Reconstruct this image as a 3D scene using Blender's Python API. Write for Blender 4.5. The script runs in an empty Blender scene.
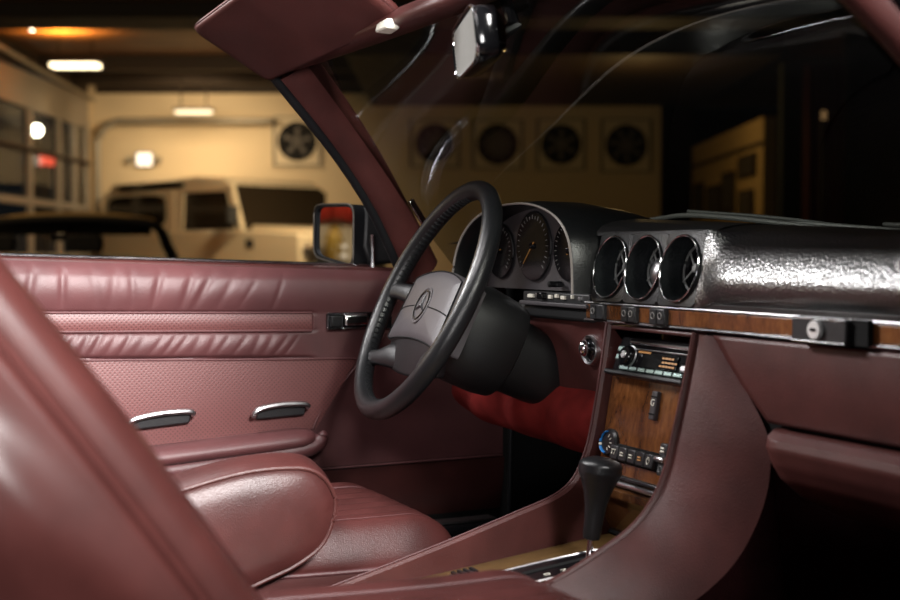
import bpy, bmesh, math, random
from mathutils import Vector, Matrix
random.seed(7)
SC = bpy.context.scene
COL = SC.collection
R = math.radians
# ------------------------------------------------------------------ camera, world, light, exposure
CAM = Vector((1.445, -.995, .92))
FOCAL = 1250.0                                   # in pixels of a 900 px wide frame
YAW = math.atan(595/1250); PIT = math.atan(48/1250)
FH = Vector((-math.cos(YAW), math.sin(YAW), 0)); RT = Vector((FH.y, -FH.x, 0))
FW = FH*math.cos(PIT) - Vector((0, 0, math.sin(PIT)))
cd = bpy.data.cameras.new('camera'); cam = bpy.data.objects.new('camera', cd); COL.objects.link(cam)
cam.location = CAM; cam.rotation_euler = FW.to_track_quat('-Z', 'Y').to_euler()
cd.sensor_width = 36; cd.lens = FOCAL/900*36; cd.clip_start = .02
cd.dof.use_dof = True; cd.dof.focus_distance = 1.92; cd.dof.aperture_fstop = 3.6; cd.dof.aperture_blades = 0
SC.camera = cam
w = bpy.data.worlds.new('world'); SC.world = w; w.use_nodes = True
w.node_tree.nodes['Background'].inputs[0].default_value = (.55, .65, .8, 1)
w.node_tree.nodes['Background'].inputs[1].default_value = .008
SC.view_settings.view_transform = 'Standard'; SC.view_settings.look = 'None'
SC.view_settings.exposure = 0.0; SC.view_settings.gamma = 1
def area(name, loc, aim, sx, sy, watts, color=(1, 1, 1), spread=180):
    l = bpy.data.lights.new(name, 'AREA'); l.shape = 'RECTANGLE'; l.size = sx; l.size_y = sy
    l.energy = watts; l.color = color; l.spread = R(spread)
    o = bpy.data.objects.new(name, l); COL.objects.link(o); o.location = loc
    o.rotation_euler = (Vector(aim)-Vector(loc)).to_track_quat('-Z', 'Y').to_euler(); return o
def point(name, loc, watts, color, r=.1):
    l = bpy.data.lights.new(name, 'POINT'); l.energy = watts; l.color = color; l.shadow_soft_size = r
    o = bpy.data.objects.new(name, l); COL.objects.link(o); o.location = loc; return o
area('softbox_driver_side', (-1.25, -1.35, 1.95), (.35, .0, .90), .46, .30, 6.0, (1, .98, .98), 60)
area('softbox_side', (1.85, -.38, 1.90), (-.62, -.86, .79), .6, .5, 19, (1, .965, .95), 44)
area('fill_low', (2.1, -1.75, .95), (-.40, -.30, 1.22), .6, .4, 1.8, (1, .97, .96), 34)  # added low fill that brightens the visor and pillar
area('softbox_overhead', (-.30, -.95, 2.05), (-.40, -.60, .8), .7, .6, 7, (1, .97, .97), 80)

# ------------------------------------------------------------------ room frame: x = sideways, y = depth along the view, z = up
RA = math.atan2(RT.y, RT.x)
RM = Matrix.Translation((CAM.x, CAM.y, 0)) @ Matrix.Rotation(RA, 4, 'Z')
def rp(px, py, d):                               # room coordinates of what stands at depth d
    return Vector(((px-450)/FOCAL*d, d, .92+(252-py)/FOCAL*d))
def rw(px, py, d): return RM @ rp(px, py, d)

# ------------------------------------------------------------------ materials
def mk(name):
    m = bpy.data.materials.new(name); m.use_nodes = True
    nt = m.node_tree; return m, nt, nt.nodes['Principled BSDF']
def coords(nt, swz=None, scale=1.0, rot=0):
    tc = nt.nodes.new('ShaderNodeTexCoord'); out = tc.outputs['Object']
    if swz:
        s = nt.nodes.new('ShaderNodeSeparateXYZ'); c = nt.nodes.new('ShaderNodeCombineXYZ')
        nt.links.new(out, s.inputs[0])
        for i, a in enumerate(swz):
            nt.links.new(s.outputs['XYZ'.index(a)], c.inputs[i])
        out = c.outputs[0]
    mp = nt.nodes.new('ShaderNodeMapping'); nt.links.new(out, mp.inputs[0])
    mp.inputs['Scale'].default_value = (scale,)*3 if not isinstance(scale, tuple) else scale
    mp.inputs['Rotation'].default_value = (0, 0, rot)
    return mp.outputs[0]
def ramp(nt, fac, stops):
    r = nt.nodes.new('ShaderNodeValToRGB'); nt.links.new(fac, r.inputs[0])
    e = r.color_ramp.elements
    while len(e) < len(stops): e.new(.5)
    for el, (p, c) in zip(e, stops): el.position = p; el.color = (*c, 1) if len(c) == 3 else c
    return r.outputs[0]
def bump(nt, p, h, strength, dist):
    b = nt.nodes.new('ShaderNodeBump'); b.inputs['Strength'].default_value = strength; b.inputs['Distance'].default_value = dist
    nt.links.new(h, b.inputs['Height'])
    if p.inputs['Normal'].is_linked: nt.links.new(p.inputs['Normal'].links[0].from_socket, b.inputs['Normal'])
    nt.links.new(b.outputs[0], p.inputs['Normal'])
def noise(nt, vec, scale, detail=3, rough=.5):
    n = nt.nodes.new('ShaderNodeTexNoise'); n.inputs['Scale'].default_value = scale; n.inputs['Detail'].default_value = detail
    n.inputs['Roughness'].default_value = rough; nt.links.new(vec, n.inputs['Vector']); return n.outputs['Fac']
def voro(nt, vec, scale, rnd=1, feat='F1', dims='3D'):
    n = nt.nodes.new('ShaderNodeTexVoronoi'); n.voronoi_dimensions = dims; n.feature = feat
    n.inputs['Scale'].default_value = scale; n.inputs['Randomness'].default_value = rnd; nt.links.new(vec, n.inputs['Vector'])
    return n.outputs['Distance']
def plain(name, col, rough=.5, metal=0, spec=.5, coat=0):
    m, nt, p = mk(name); p.inputs['Base Color'].default_value = (*col, 1); p.inputs['Roughness'].default_value = rough
    p.inputs['Metallic'].default_value = metal; p.inputs['Specular IOR Level'].default_value = spec; p.inputs['Coat Weight'].default_value = coat
    v = coords(nt); n = noise(nt, v, 60, 2)
    mr = nt.nodes.new('ShaderNodeMapRange'); nt.links.new(n, mr.inputs[0])
    mr.inputs['To Min'].default_value = max(0, rough-.05); mr.inputs['To Max'].default_value = min(1, rough+.05)
    nt.links.new(mr.outputs[0], p.inputs['Roughness']); return m
def leather(name, col, rough=.45, grain=650, bs=.22, var=.25, bd=.0012, spec=.5):
    m, nt, p = mk(name); v = coords(nt)
    n = noise(nt, v, 14, 4)
    lo = tuple(c*(1-var) for c in col); hi = tuple(min(1, c*(1+var)) for c in col)
    nt.links.new(ramp(nt, n, [(.3, lo), (.7, hi)]), p.inputs['Base Color'])
    p.inputs['Roughness'].default_value = rough; p.inputs['Specular IOR Level'].default_value = spec
    bump(nt, p, voro(nt, v, grain, 1), bs, bd)
    bump(nt, p, noise(nt, v, 60, 3, .5), bs*.25, .0015); return m
def perforated(name, col):
    m, nt, p = mk(name); v = coords(nt, 'YZX', 1, R(45))
    d = voro(nt, v, 175, 0, 'F1', '2D')
    nt.links.new(ramp(nt, d, [(.0, tuple(c*.35 for c in col)), (.15, tuple(c*.45 for c in col)), (.26, col), (1, col)]), p.inputs['Base Color'])
    p.inputs['Roughness'].default_value = .48
    st = ramp(nt, d, [(.1, (0, 0, 0)), (.4, (1, 1, 1))])
    bump(nt, p, st, .25, .0008); return m
def emit(name, col, s):
    m, nt, p = mk(name); p.inputs['Base Color'].default_value = (0, 0, 0, 1)
    p.inputs['Emission Color'].default_value = (*col, 1); p.inputs['Emission Strength'].default_value = s; return m
def wood(name, a, b, c, scale=14, rough=.25, coat=.6, swz='XZY', stretch=(1, .35, 1)):
    m, nt, p = mk(name); v = coords(nt, swz, stretch)
    n0 = nt.nodes.new('ShaderNodeTexNoise'); n0.inputs['Scale'].default_value = scale; n0.inputs['Detail'].default_value = 7; n0.inputs['Roughness'].default_value = .6
    n0.inputs['Distortion'].default_value = 1.2; nt.links.new(v, n0.inputs['Vector'])
    n1 = noise(nt, v, scale*6, 4, .7)
    mx = nt.nodes.new('ShaderNodeMix'); mx.inputs[0].default_value = .35
    nt.links.new(n0.outputs['Fac'], mx.inputs[2]); nt.links.new(n1, mx.inputs[3])
    nt.links.new(ramp(nt, mx.outputs[0], [(.34, a), (.5, b), (.66, c)]), p.inputs['Base Color'])
    p.inputs['Roughness'].default_value = rough; p.inputs['Coat Weight'].default_value = coat; p.inputs['Coat Roughness'].default_value = .1
    return m
BUR = (.068, .0195, .0172)
M = {}
M['leather'] = leather('burgundy_leather', BUR, .42, spec=.38)
M['leather_door'] = leather('burgundy_door_leather', (.088, .0295, .0305), .48, 600, .18, .15)
M['leather_near'] = leather('burgundy_backrest_leather', BUR, .30, 620, .12, .2, .0008, .9)
M['leather_dark'] = leather('burgundy_seat_leather', (.058, .0160, .0145), .38, 620, .22)
M['perf'] = perforated('burgundy_perforated_vinyl', (.125, .0400, .0380))
M['velour'] = leather('red_velour', (.20, .020, .018), .9, 900, .5, .45, .002, .1)
M['carpet'] = leather('dark_burgundy_carpet', (.035, .008, .009), .95, 700, .8, .3, .003, .1)
M['dash'] = leather('black_dashboard_vinyl', (.007, .007, .008), .30, 300, .5, .2, .0014, 1.0)
bump(M['dash'].node_tree, M['dash'].node_tree.nodes['Principled BSDF'], noise(M['dash'].node_tree, coords(M['dash'].node_tree, None, (.6, 1, 1)), 260, 3, .6), .20, .0014)
dp = M['dash'].node_tree.nodes['Principled BSDF']; dp.inputs['Coat Weight'].default_value = 1; dp.inputs['Coat Roughness'].default_value = .26; dp.inputs['Coat IOR'].default_value = 1.9
dp.inputs['Normal'].links and M['dash'].node_tree.links.new(dp.inputs['Normal'].links[0].from_socket, dp.inputs['Coat Normal'])
M['hood'] = leather('black_hood_vinyl', (.005, .0055, .006), .33, 420, .25, .2, .0008, .5)
M['rim'] = leather('black_wheel_leather', (.008, .0085, .0095), .34, 500, .25, .2, .0008)
M['fascia'] = leather('black_fascia_vinyl', (.008, .008, .009), .42, 420, .3, .2, .0008, .5)
M['hub'] = leather('lit_black_wheel_pad', (.085, .077, .083), .5, 700, .25, .1, .0005)  # black plastic, its grey is light put into the colour
M['hub_dark'] = leather('dark_wheel_spoke', (.011, .0108, .012), .38, 700, .25, .1, .0005)
M['column'] = leather('charcoal_column_plastic', (.006, .006, .0066), .48, 500, .2, .15, .0006)
M['cluster'] = leather('grey_cluster_plastic', (.052, .046, .050), .55, 600, .15, .1, .0005)
M['black'] = plain('black_plastic', (.008, .008, .009), .35)
M['gloss'] = plain('gloss_black', (.006, .006, .007), .12)
M['matte'] = plain('matte_black', (.006, .006, .006), .85, 0, .2)
M['grey'] = plain('grey_plastic', (.10, .10, .105), .45)
M['switch'] = plain('charcoal_switch', (.015, .015, .0165), .45)
M['chrome'] = plain('chrome', (.82, .82, .84), .14, 1)
M['satin'] = plain('satin_metal', (.55, .54, .55), .3, 1)
M['mirror'] = plain('mirror_glass', (.85, .87, .88), .02, 1)
M['rubber'] = plain('black_rubber', (.007, .0075, .009), .6, 0, .3)
M['tick'] = plain('dim_dial_ink', (.22, .21, .20), .5)
M['white'] = plain('pale_ink', (.75, .72, .62), .5)
M['orange'] = plain('amber_print', (.55, .25, .06), .4)
M['blue'] = plain('blue_print', (.02, .22, .62), .4)
M['redp'] = plain('red_print', (.6, .05, .03), .4)
M['teal'] = plain('pale_teal_metal', (.55, .72, .68), .25, .8)
M['wood'] = wood('burl_walnut', (.040, .012, .003), (.135, .046, .012), (.23, .088, .024), 24)
M['wood_floor'] = wood('golden_wood_veneer', (.075, .04, .013), (.12, .068, .022), (.17, .10, .036), 12, .35, .3, 'XYZ', (1, .5, 1))
M['wood_dark'] = wood('dark_gloss_walnut', (.025, .009, .003), (.085, .033, .010), (.17, .072, .022), 18, .12, 1)

# ------------------------------------------------------------------ mesh helpers
def obj(name, bm, mat, parent=None, smooth=True, bevel=0, seg=2, sub=0, angle=40):
    bmesh.ops.recalc_face_normals(bm, faces=bm.faces[:])
    me = bpy.data.meshes.new(name); bm.to_mesh(me); bm.free()
    o = bpy.data.objects.new(name, me); COL.objects.link(o)
    me.materials.append(M[mat] if isinstance(mat, str) else mat)
    if smooth:
        for p in me.polygons: p.use_smooth = True
        me.set_sharp_from_angle(angle=R(angle))
    if bevel:
        b = o.modifiers.new('bevel', 'BEVEL'); b.width = bevel; b.segments = seg; b.limit_method = 'ANGLE'; b.angle_limit = R(30)
    if sub:
        s = o.modifiers.new('sub', 'SUBSURF'); s.levels = sub; s.render_levels = sub
    if parent: o.parent = parent
    return o
def tag(o, label, cat, group=None, kind=None):
    o['label'] = label; o['category'] = cat
    if group: o['group'] = group
    if kind: o['kind'] = kind
    return o
def thing(name, label, cat, loc=(0, 0, 0), group=None, room=False):
    o = bpy.data.objects.new(name, None); COL.objects.link(o); o.empty_display_size = .1
    if room: o.matrix_world = RM @ Matrix.Translation(loc)
    else: o.location = loc
    return tag(o, label, cat, group)
def struct(name, bm, mat, room=True, **k):
    o = obj(name, bm, mat, **k); o['kind'] = 'structure'
    if room: o.matrix_world = RM
    return o
def inroom(o): o.matrix_world = RM; return o
def NB(): return bmesh.new()
def grid(bm, fn, nu, nv, cu=False, cv=False):
    vs = [[bm.verts.new(fn(i/(nu if cu else nu-1), j/(nv if cv else nv-1))) for j in range(nv)] for i in range(nu)]
    for i in range(nu if cu else nu-1):
        for j in range(nv if cv else nv-1):
            a = vs[i][j]; b = vs[(i+1) % nu][j]; c = vs[(i+1) % nu][(j+1) % nv]; d = vs[i][(j+1) % nv]
            bm.faces.new((a, b, c, d))
    return vs
def loft(bm, secs, closed=False, caps=False):
    vs = [[bm.verts.new(p) for p in s] for s in secs]; n = len(secs[0])
    for i in range(len(secs)-1):
        for j in range(n if closed else n-1):
            bm.faces.new((vs[i][j], vs[i+1][j], vs[i+1][(j+1) % n], vs[i][(j+1) % n]))
    if caps:
        bm.faces.new(vs[0]); bm.faces.new(vs[-1][::-1])
    return vs
def box(bm, c, s, rot=None):
    m = Matrix.Translation(c) @ (rot.to_4x4() if rot else Matrix()) @ Matrix.Diagonal((*s, 1))
    bmesh.ops.create_cube(bm, size=1, matrix=m); return bm
def prism(bm, pts, ext):                         # closed outline of 3-D points pushed along ext
    a = [bm.verts.new(p) for p in pts]; b = [bm.verts.new(Vector(p)+Vector(ext)) for p in pts]
    bm.faces.new(a); bm.faces.new(b[::-1]); n = len(pts)
    for i in range(n): bm.faces.new((a[i], b[i], b[(i+1) % n], a[(i+1) % n]))
    return bm
def catmull(pts, k=6, closed=False):
    pts = [Vector(p) for p in pts]; n = len(pts); out = []
    for i in range(n if closed else n-1):
        if closed: p0, p1, p2, p3 = pts[i-1], pts[i], pts[(i+1) % n], pts[(i+2) % n]
        else: p0, p1, p2, p3 = pts[max(i-1, 0)], pts[i], pts[i+1], pts[min(i+2, n-1)]
        for j in range(k):
            t = j/k
            out.append(.5*((2*p1)+(p2-p0)*t+(2*p0-5*p1+4*p2-p3)*t*t+(3*p1-p0-3*p2+p3)*t**3))
    if not closed: out.append(pts[-1])
    return out
def tube(bm, pts, r, n=10, closed=False, up=(0, 0, 1), sq=1.0):
    pts = [Vector(p) for p in pts]; N = len(pts); secs = []
    for i, p in enumerate(pts):
        a = pts[i-1] if (i or closed) else p; b = pts[(i+1) % N] if (i < N-1 or closed) else p
        t = (b-a).normalized(); u = Vector(up)
        if abs(t.dot(u)) > .97: u = Vector((1, 0, 0))
        s = t.cross(u).normalized(); v = s.cross(t)
        rr = r[i] if isinstance(r, (list, tuple)) else r
        secs.append([p+s*math.cos(q)*rr+v*math.sin(q)*rr*sq for q in [2*math.pi*k/n for k in range(n)]])
    if closed: secs.append(secs[0])
    if closed:
        vs = [[bm.verts.new(q) for q in s] for s in secs[:-1]]
        for i in range(N):
            for j in range(n):
                bm.faces.new((vs[i][j], vs[(i+1) % N][j], vs[(i+1) % N][(j+1) % n], vs[i][(j+1) % n]))
    else: loft(bm, secs, True, True)
    return bm
def lathe(bm, prof, o, ax, n=32, capped=True, sx=1.0):      # prof: (radius, height along axis)
    ax = Vector(ax).normalized(); u = ax.orthogonal().normalized()
    if abs(ax.z) < .9: u = Vector((0, 0, 1)).cross(ax).normalized()
    v = ax.cross(u); o = Vector(o)
    secs = [[o+ax*h+(u*math.cos(q)*sx+v*math.sin(q))*max(r, 1e-5) for q in [2*math.pi*k/n for k in range(n)]] for r, h in prof]
    loft(bm, secs, True, capped); return bm
def ell(c, u, v, a, b, n=40, p=2.0, q0=0, q1=2*math.pi):
    out = []
    for i in range(n):
        t = q0+(q1-q0)*i/(n if abs(q1-q0-2*math.pi) < 1e-6 else n-1)
        cs, sn = math.cos(t), math.sin(t)
        out.append(Vector(c)+Vector(u)*a*math.copysign(abs(cs)**(2/p), cs)+Vector(v)*b*math.copysign(abs(sn)**(2/p), sn))
    return out
def sm(a, b, x):
    t = max(0, min(1, (x-a)/(b-a))); return t*t*(3-2*t)
def lerp(a, b, t): return a+(b-a)*t
def interp(tab, x):
    if x <= tab[0][0]: return tab[0][1]
    for (a, p), (b, q) in zip(tab, tab[1:]):
        if x <= b: return p+(q-p)*(x-a)/(b-a)
    return tab[-1][1]
def letter(name, ch, loc, rot, size, mat, parent, depth=.0003):
    c = bpy.data.curves.new(name, 'FONT'); c.body = ch; c.size = size; c.extrude = depth; c.align_x = 'CENTER'; c.align_y = 'CENTER'
    o = bpy.data.objects.new(name, c); COL.objects.link(o); me = bpy.data.meshes.new_from_object(o.evaluated_get(bpy.context.evaluated_depsgraph_get()))
    bpy.data.objects.remove(o); o = bpy.data.objects.new(name, me); COL.objects.link(o); me.materials.clear(); me.materials.append(M[mat])
    o.location = loc; o.rotation_euler = rot; o.parent = parent; return o

# ================================================================== THE GARAGE
WARM = (1, .70, .36)
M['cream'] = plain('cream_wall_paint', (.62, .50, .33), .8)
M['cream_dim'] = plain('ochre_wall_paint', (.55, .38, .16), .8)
M['ceil'] = wood('stained_ceiling_boards', (.07, .028, .008), (.16, .065, .018), (.26, .11, .03), 3, .6, 0, 'XYZ', (.2, 3, 1))
M['beam'] = plain('dark_timber', (.030, .017, .008), .7)
M['soffit'] = plain('dark_soffit', (.035, .030, .026), .8)
M['concrete'] = leather('concrete_floor', (.12, .11, .10), .5, 12, .1, .3, .01)
M['doorwhite'] = plain('white_steel_panel', (.29, .25, .20), .5)
M['track'] = plain('galvanised_track', (.30, .27, .22), .4, .4)
M['lampw'] = emit('warm_lamp', (1, .80, .48), 5)
M['lampw2'] = emit('warm_lamp_soft', (1, .80, .48), 2)
M['lamps'] = emit('white_lamp', (1, .9, .7), 14)
M['exit'] = emit('emergency_lamp', (1, .82, .6), 2.2)
M['sign'] = emit('red_lit_sign', (1, .10, .05), 1.2)
M['hedge'] = leather('dark_hedge', (.045, .05, .025), .9, 3, .6, .6, .2)
M['brick_red'] = plain('dark_red_paint', (.10, .012, .010), .8)
M['green_dk'] = plain('dark_green_paint', (.022, .026, .018), .8)
M['paper'] = plain('poster_paper', (.62, .52, .36), .6)
M['ink'] = plain('poster_black', (.006, .005, .005), .7, 0, .2)
M['inkgrey'] = plain('poster_grey', (.06, .05, .04), .5)
DB = 20.0
lat0, lat1 = -5.7, (660-450)/FOCAL*DB
struct('floor', box(NB(), (1.5, 10.5, -.05), (17, 23, .1)), 'concrete')
struct('ceiling', box(NB(), (1.5, 12.5, 3.72), (17, 17, .12)), 'ceil')
struct('wall_back', box(NB(), ((lat0+lat1)/2, DB+.1, 1.72), (lat1-lat0, .2, 3.44)), 'cream')
struct('wall_back_upper', box(NB(), (1.5, DB+.3, 3.5), (17, .2, .5)), 'beam')
struct('wall_end', box(NB(), (6.3, 24.2, 1.83), (7.2, .2, 3.66)), 'matte')
for i, (d, z0, h) in enumerate([(19.0, 3.45, .22), (17.6, 3.45, .24)]):
    struct('trim_%d' % (i+1), box(NB(), (1.5, d, z0+h/2), (17, .16, h)), 'beam', bevel=.01)
struct('trim_4', box(NB(), (1.5, 14.2, 3.70), (17, .8, .42)), 'soffit', bevel=.02)
struct('trim_6', box(NB(), (1.35, 17.4, 3.46), (5.2, 5.2, .44)), 'beam', bevel=.02)
# garage door in the left-hand wall
WX = lat0
b = NB(); box(b, (WX-.1, 21.0, 1.83), (.2, 2.4, 3.66)); struct('wall_left', b, 'cream')
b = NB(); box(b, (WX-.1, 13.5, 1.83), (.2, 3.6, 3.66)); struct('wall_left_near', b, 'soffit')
b = NB(); box(b, (WX-.1, 17.5, 3.52), (.2, 4.6, .28)); struct('wall_left_upper', b, 'beam')
gd = thing('door_1', 'sectional garage door with glass panes on the left side of the garage', 'garage door', (0, 0, 0), room=True); gd['kind'] = 'structure'
b = NB(); box(b, (WX, 17.5, 3.12), (.06, 4.4, .44)); obj('solid_panel', b, 'doorwhite', gd, bevel=.02)
b = NB()
for d in (15.4, 17.0, 18.25, 19.0, 19.65): box(b, (WX, d, 1.48), (.07, .13, 2.85))
for z in (.1, .85, 1.6): box(b, (WX, 17.5, z), (.08, 4.4, .10))
box(b, (WX, 17.5, 2.9), (.08, 4.4, .10)); obj('stile_frame', b, 'doorwhite', gd, bevel=.01)
b = NB(); box(b, (WX+.03, 17.5, 2.3), (.06, 4.4, .07)); obj('strut', b, 'beam', gd, bevel=.01)
mg, nt, p = mk('pane_glass'); p.inputs['Roughness'].default_value = .03; p.inputs['Transmission Weight'].default_value = 1; p.inputs['IOR'].default_value = 1.1
p.inputs['Base Color'].default_value = (.8, .85, .82, 1)
b = NB(); box(b, (WX-.02, 17.5, 1.48), (.01, 4.4, 2.8)); obj('glass_pane', b, mg, gd)
b = NB(); tube(b, [(WX+.12, 15.3, 3.48), (WX+.12, 19.7, 3.30)], .035, 8); obj('upper_rail', b, 'track', gd)
t = inroom(tag(obj('door_track', tube(NB(), catmull([(-5.55, 19.75, .1), (-5.55, 19.75, 2.4), (-5.5, 19.75, 2.75), (-5.3, 19.75, 2.95), (-4.9, 19.75, 2.98), (-2.8, 19.75, 2.98)], 8), .055, 10), 'track'), 'bent metal pipe running up the corner and along the cream wall', 'pipe'))
b = NB(); grid(b, lambda u, v: Vector((-11+1.2*math.sin(v*9+u*5)*.3, lerp(12, 27, u), lerp(0, 3.2+.25*math.sin(u*31), v))), 40, 12)
struct('wall_outside', b, 'hedge')
struct('ground_outside', box(NB(), (-9.5, 19, -.06), (7, 18, .1)), 'concrete')
so = thing('street_lamp', 'small white street lamp glowing outside behind the garage door glass', 'street lamp', rp(38, 252, 18.8)*Vector((1, 1, 0)) if False else (rp(38, 0, 18.8).x, 18.8, 0), room=True)
hz = rp(38, 131, 18.8).z
b = NB(); tube(b, [(0, 0, -.01), (0, 0, hz-.1)], .035); obj('lamp_post', b, 'beam', so)
b = NB(); bmesh.ops.create_uvsphere(b, u_segments=16, v_segments=10, radius=.09); bmesh.ops.translate(b, vec=(0, 0, hz), verts=b.verts[:]); obj('lamp_head', b, 'lamps', so)
so = thing('lit_sign', 'red glowing sign outside seen through the garage door glass', 'sign', (rp(46, 0, 19.5).x, 19.5, 0), room=True)
hz = rp(46, 160, 19.5).z
b = NB(); tube(b, [(0, 0, -.01), (0, 0, hz-.08)], .03); obj('sign_post', b, 'beam', so)
obj('sign_panel', box(NB(), (0, 0, hz), (.30, .04, .20)), 'sign', so, bevel=.01)
# added for the door mirror's reflection: cream wall, guessed valance and urn, two bulbs
ro_ = Vector((-.84-.731*6.2, -.16-.675*6.2, 0)); ra_ = math.atan2(-.675, -.731)+math.pi/2
RMM = Matrix.Translation(ro_) @ Matrix.Rotation(ra_, 4, 'Z')        # local x sideways, local y towards the car
M['brass'] = plain('golden_brass', (.55, .33, .05), .45, .2)
def rear(o, p=(0, 0, 0)): o.matrix_world = RMM @ Matrix.Translation(p); return o
RZ = 1.20
struct('wall_rear', box(NB(), (0, -.5, 1.5), (3.2, .12, 3)), 'cream', room=False).matrix_world = RMM
b = NB(); grid(b, lambda u, v: Vector((lerp(-.8, .8, u), .03*math.sin(u*60), lerp(RZ+.085-.012*math.cos(u*40), 2.3, v))), 120, 6)
o = rear(tag(obj('red_valance', b, M['redp']), 'red gathered valance, added to show at the top of the door mirror', 'curtain'), (0, -.36, 0)); q = o.modifiers.new('s', 'SOLIDIFY'); q.thickness = .02
o = thing('brass_urn', 'tall golden urn on a pedestal, added for the door mirror to reflect', 'urn'); rear(o, (.055, -.2, 0))
obj('vessel', lathe(NB(), [(.03, RZ-.22), (.055, RZ-.16), (.065, RZ-.06), (.045, RZ+.0), (.03, RZ+.02), (.04, RZ+.04)], (0, 0, 0), (0, 0, 1), 24), 'brass', o)
obj('pedestal', lathe(NB(), [(.16, 0), (.16, .05), (.10, .08), (.10, RZ-.26), (.13, RZ-.22)], (0, 0, 0), (0, 0, 1), 24), 'doorwhite', o)
for k, (bx, bz) in enumerate(((.125, -.10), (.128, -.165))):
    o = thing('globe_bulb', ('upper' if k == 0 else 'lower')+' one of two small round wall bulbs reflected in the door mirror', 'wall lamp'); rear(o, (bx, -.40, RZ+bz))
    b = NB(); bmesh.ops.create_uvsphere(b, u_segments=14, v_segments=8, radius=.011); obj('bulb', b, 'exit', o)
    obj('socket', lathe(NB(), [(.012, 0), (.012, .035)], (0, -.012, 0), (0, -1, 0), 12), 'beam', o)
q = RMM @ Vector((.3, .9, 2.0)); point('rear_wall_glow', q, 45, (1, .85, .62), .15)  # added light for the mirrored scenery
# lamps
def ceil_lamp(name, lab, px, py, d, sx, mat, sy=.22):
    c = rp(px, py, d); o = thing(name, lab, 'ceiling lamp', (c.x, c.y, c.z), room=True)
    obj('diffuser', box(NB(), (0, 0, 0), (sx, sy, .05)), mat, o, bevel=.015)
    obj('housing', box(NB(), (0, 0, .045), (sx+.06, sy+.06, .04)), 'beam', o, bevel=.01)
    for s in (-1, 1): obj('hanger_rod', tube(NB(), [(s*sx*.35, 0, .06), (s*sx*.35, 0, 3.67-c.z)], .012, 8), 'beam', o)
    return c
ceil_lamp('ceiling_lamp', 'bright flat lamp hanging under the ceiling boards by the garage door', 78, 67, 16.4, .62, 'lampw')
ceil_lamp('wall_wash_lamp', 'dimmer flat lamp hanging high in front of the cream wall', 195, 113, 18.9, .55, 'lampw2', .12)
sp = rp(35, 29, 15.2); o = thing('spot_lamp', 'tiny white spot lamp under the ceiling near its left corner', 'spot lamp', sp, room=True)
b = NB(); bmesh.ops.create_uvsphere(b, u_segments=14, v_segments=8, radius=.045); obj('bulb', b, 'lamps', o)
obj('stem', tube(NB(), [(0, 0, .03), (0, 0, 3.67-sp.z)], .02, 8), 'beam', o)
cg = rw(62, 52, 15.4); area('ceiling_glow', (cg.x, cg.y, 3.36), (cg.x, cg.y, 5), .6, .3, 80, (1, .52, .11), 150)
area('wall_glow', rw(195, 104, 18.2), rw(205, 200, 20), .8, .3, 34, (1, .76, .46), 150)
point('wall_glow_left', rw(60, 110, 17.6), 1.5, WARM, .3)
area('vehicle_glow', rw(330, 62, 14.2), rw(215, 230, 16.5), .6, .4, 60, (1, .76, .46), 100)  # added light to brighten the vehicle, no lamp hangs here
area('posters_glow', rw(480, 66, 16.5), rw(520, 165, 20), .6, .4, 14, WARM, 130)
point('side_wall_glow', rw(640, 120, 15.5), 40, (1, .62, .25), .2)
point('soft_top_glow', RM @ Vector((-4.4, 8.6, 2.9)), 45, WARM, .2)  # added out-of-view light that brightens the convertible's top rail
# emergency lamp
c = rp(146, 160, DB-.04); o = thing('emergency_lamp', 'small square lit emergency lamp with two side heads on the cream wall', 'wall lamp', c, room=True)
obj('lit_face', box(NB(), (0, -.05, 0), (.24, .04, .20)), 'exit', o, bevel=.02)
obj('backing', box(NB(), (0, 0, 0), (.30, .07, .24)), 'track', o, bevel=.02)
for s in (-1, 1): obj('lamp_head', lathe(NB(), [(.03, -.05), (.055, .03), (.05, .05)], (s*.23, -.03, -.01), (0, -1, 0), 16), 'track', o)
# posters
PN = 0
def poster(px0, py0, px1, py1, lab, style):
    global PN
    a = rp(px0, py1, DB-.02); c = rp(px1, py0, DB-.02); cx, cz = (a.x+c.x)/2, (a.z+c.z)/2; W, H = c.x-a.x, c.z-a.z
    o = thing('wheel_poster', lab, 'poster', (cx, DB-.03, cz), 'square wheel posters on the garage wall', room=True)
    obj('sheet', box(NB(), (0, 0, 0), (W, .03, H)), 'paper', o, bevel=.004)
    b = NB(); w2, h2 = W*.46, H*.46
    for x, z, sx, sz in ((0, h2, 2*w2, .02), (0, -h2, 2*w2, .02), (w2, 0, .02, 2*h2), (-w2, 0, .02, 2*h2)): box(b, (x, -.018, z), (sx+.02, .008, sz))
    obj('border', b, 'inkgrey', o)
    r = min(W, H)*.39
    obj('wheel_disc', lathe(NB(), [(r, 0), (r, .012), (r*.86, .02), (r*.8, .012)], (0, -.012, 0), (0, -1, 0), 40), 'ink', o)
    k = [5, 8, 10, 6, 7][style]
    for i in range(k):
        q = 2*math.pi*i/k+.3+style; b = NB()
        u = Vector((math.cos(q), 0, math.sin(q))); v = Vector((-u.z, 0, u.x))
        tw = .10*style
        pts = [u*r*.12-v*r*.10, u*r*.74-v*(r*.14-tw*r), u*r*.74+v*(r*.10+tw*r), u*r*.12+v*r*.10]
        prism(b, [p+Vector((0, -.026, 0)) for p in pts], (0, -.006, 0)); obj('spoke', b, 'inkgrey', o)
    obj('wheel_hub', lathe(NB(), [(r*.16, 0), (r*.13, .02)], (0, -.026, 0), (0, -1, 0), 20), 'inkgrey', o)
poster(273, 116, 323, 168, 'square wheel poster on the bright wall, left of the windshield pillar', 0)
poster(409, 119, 461, 169, 'square wheel poster seen just inside the windshield pillar', 1)
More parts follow.
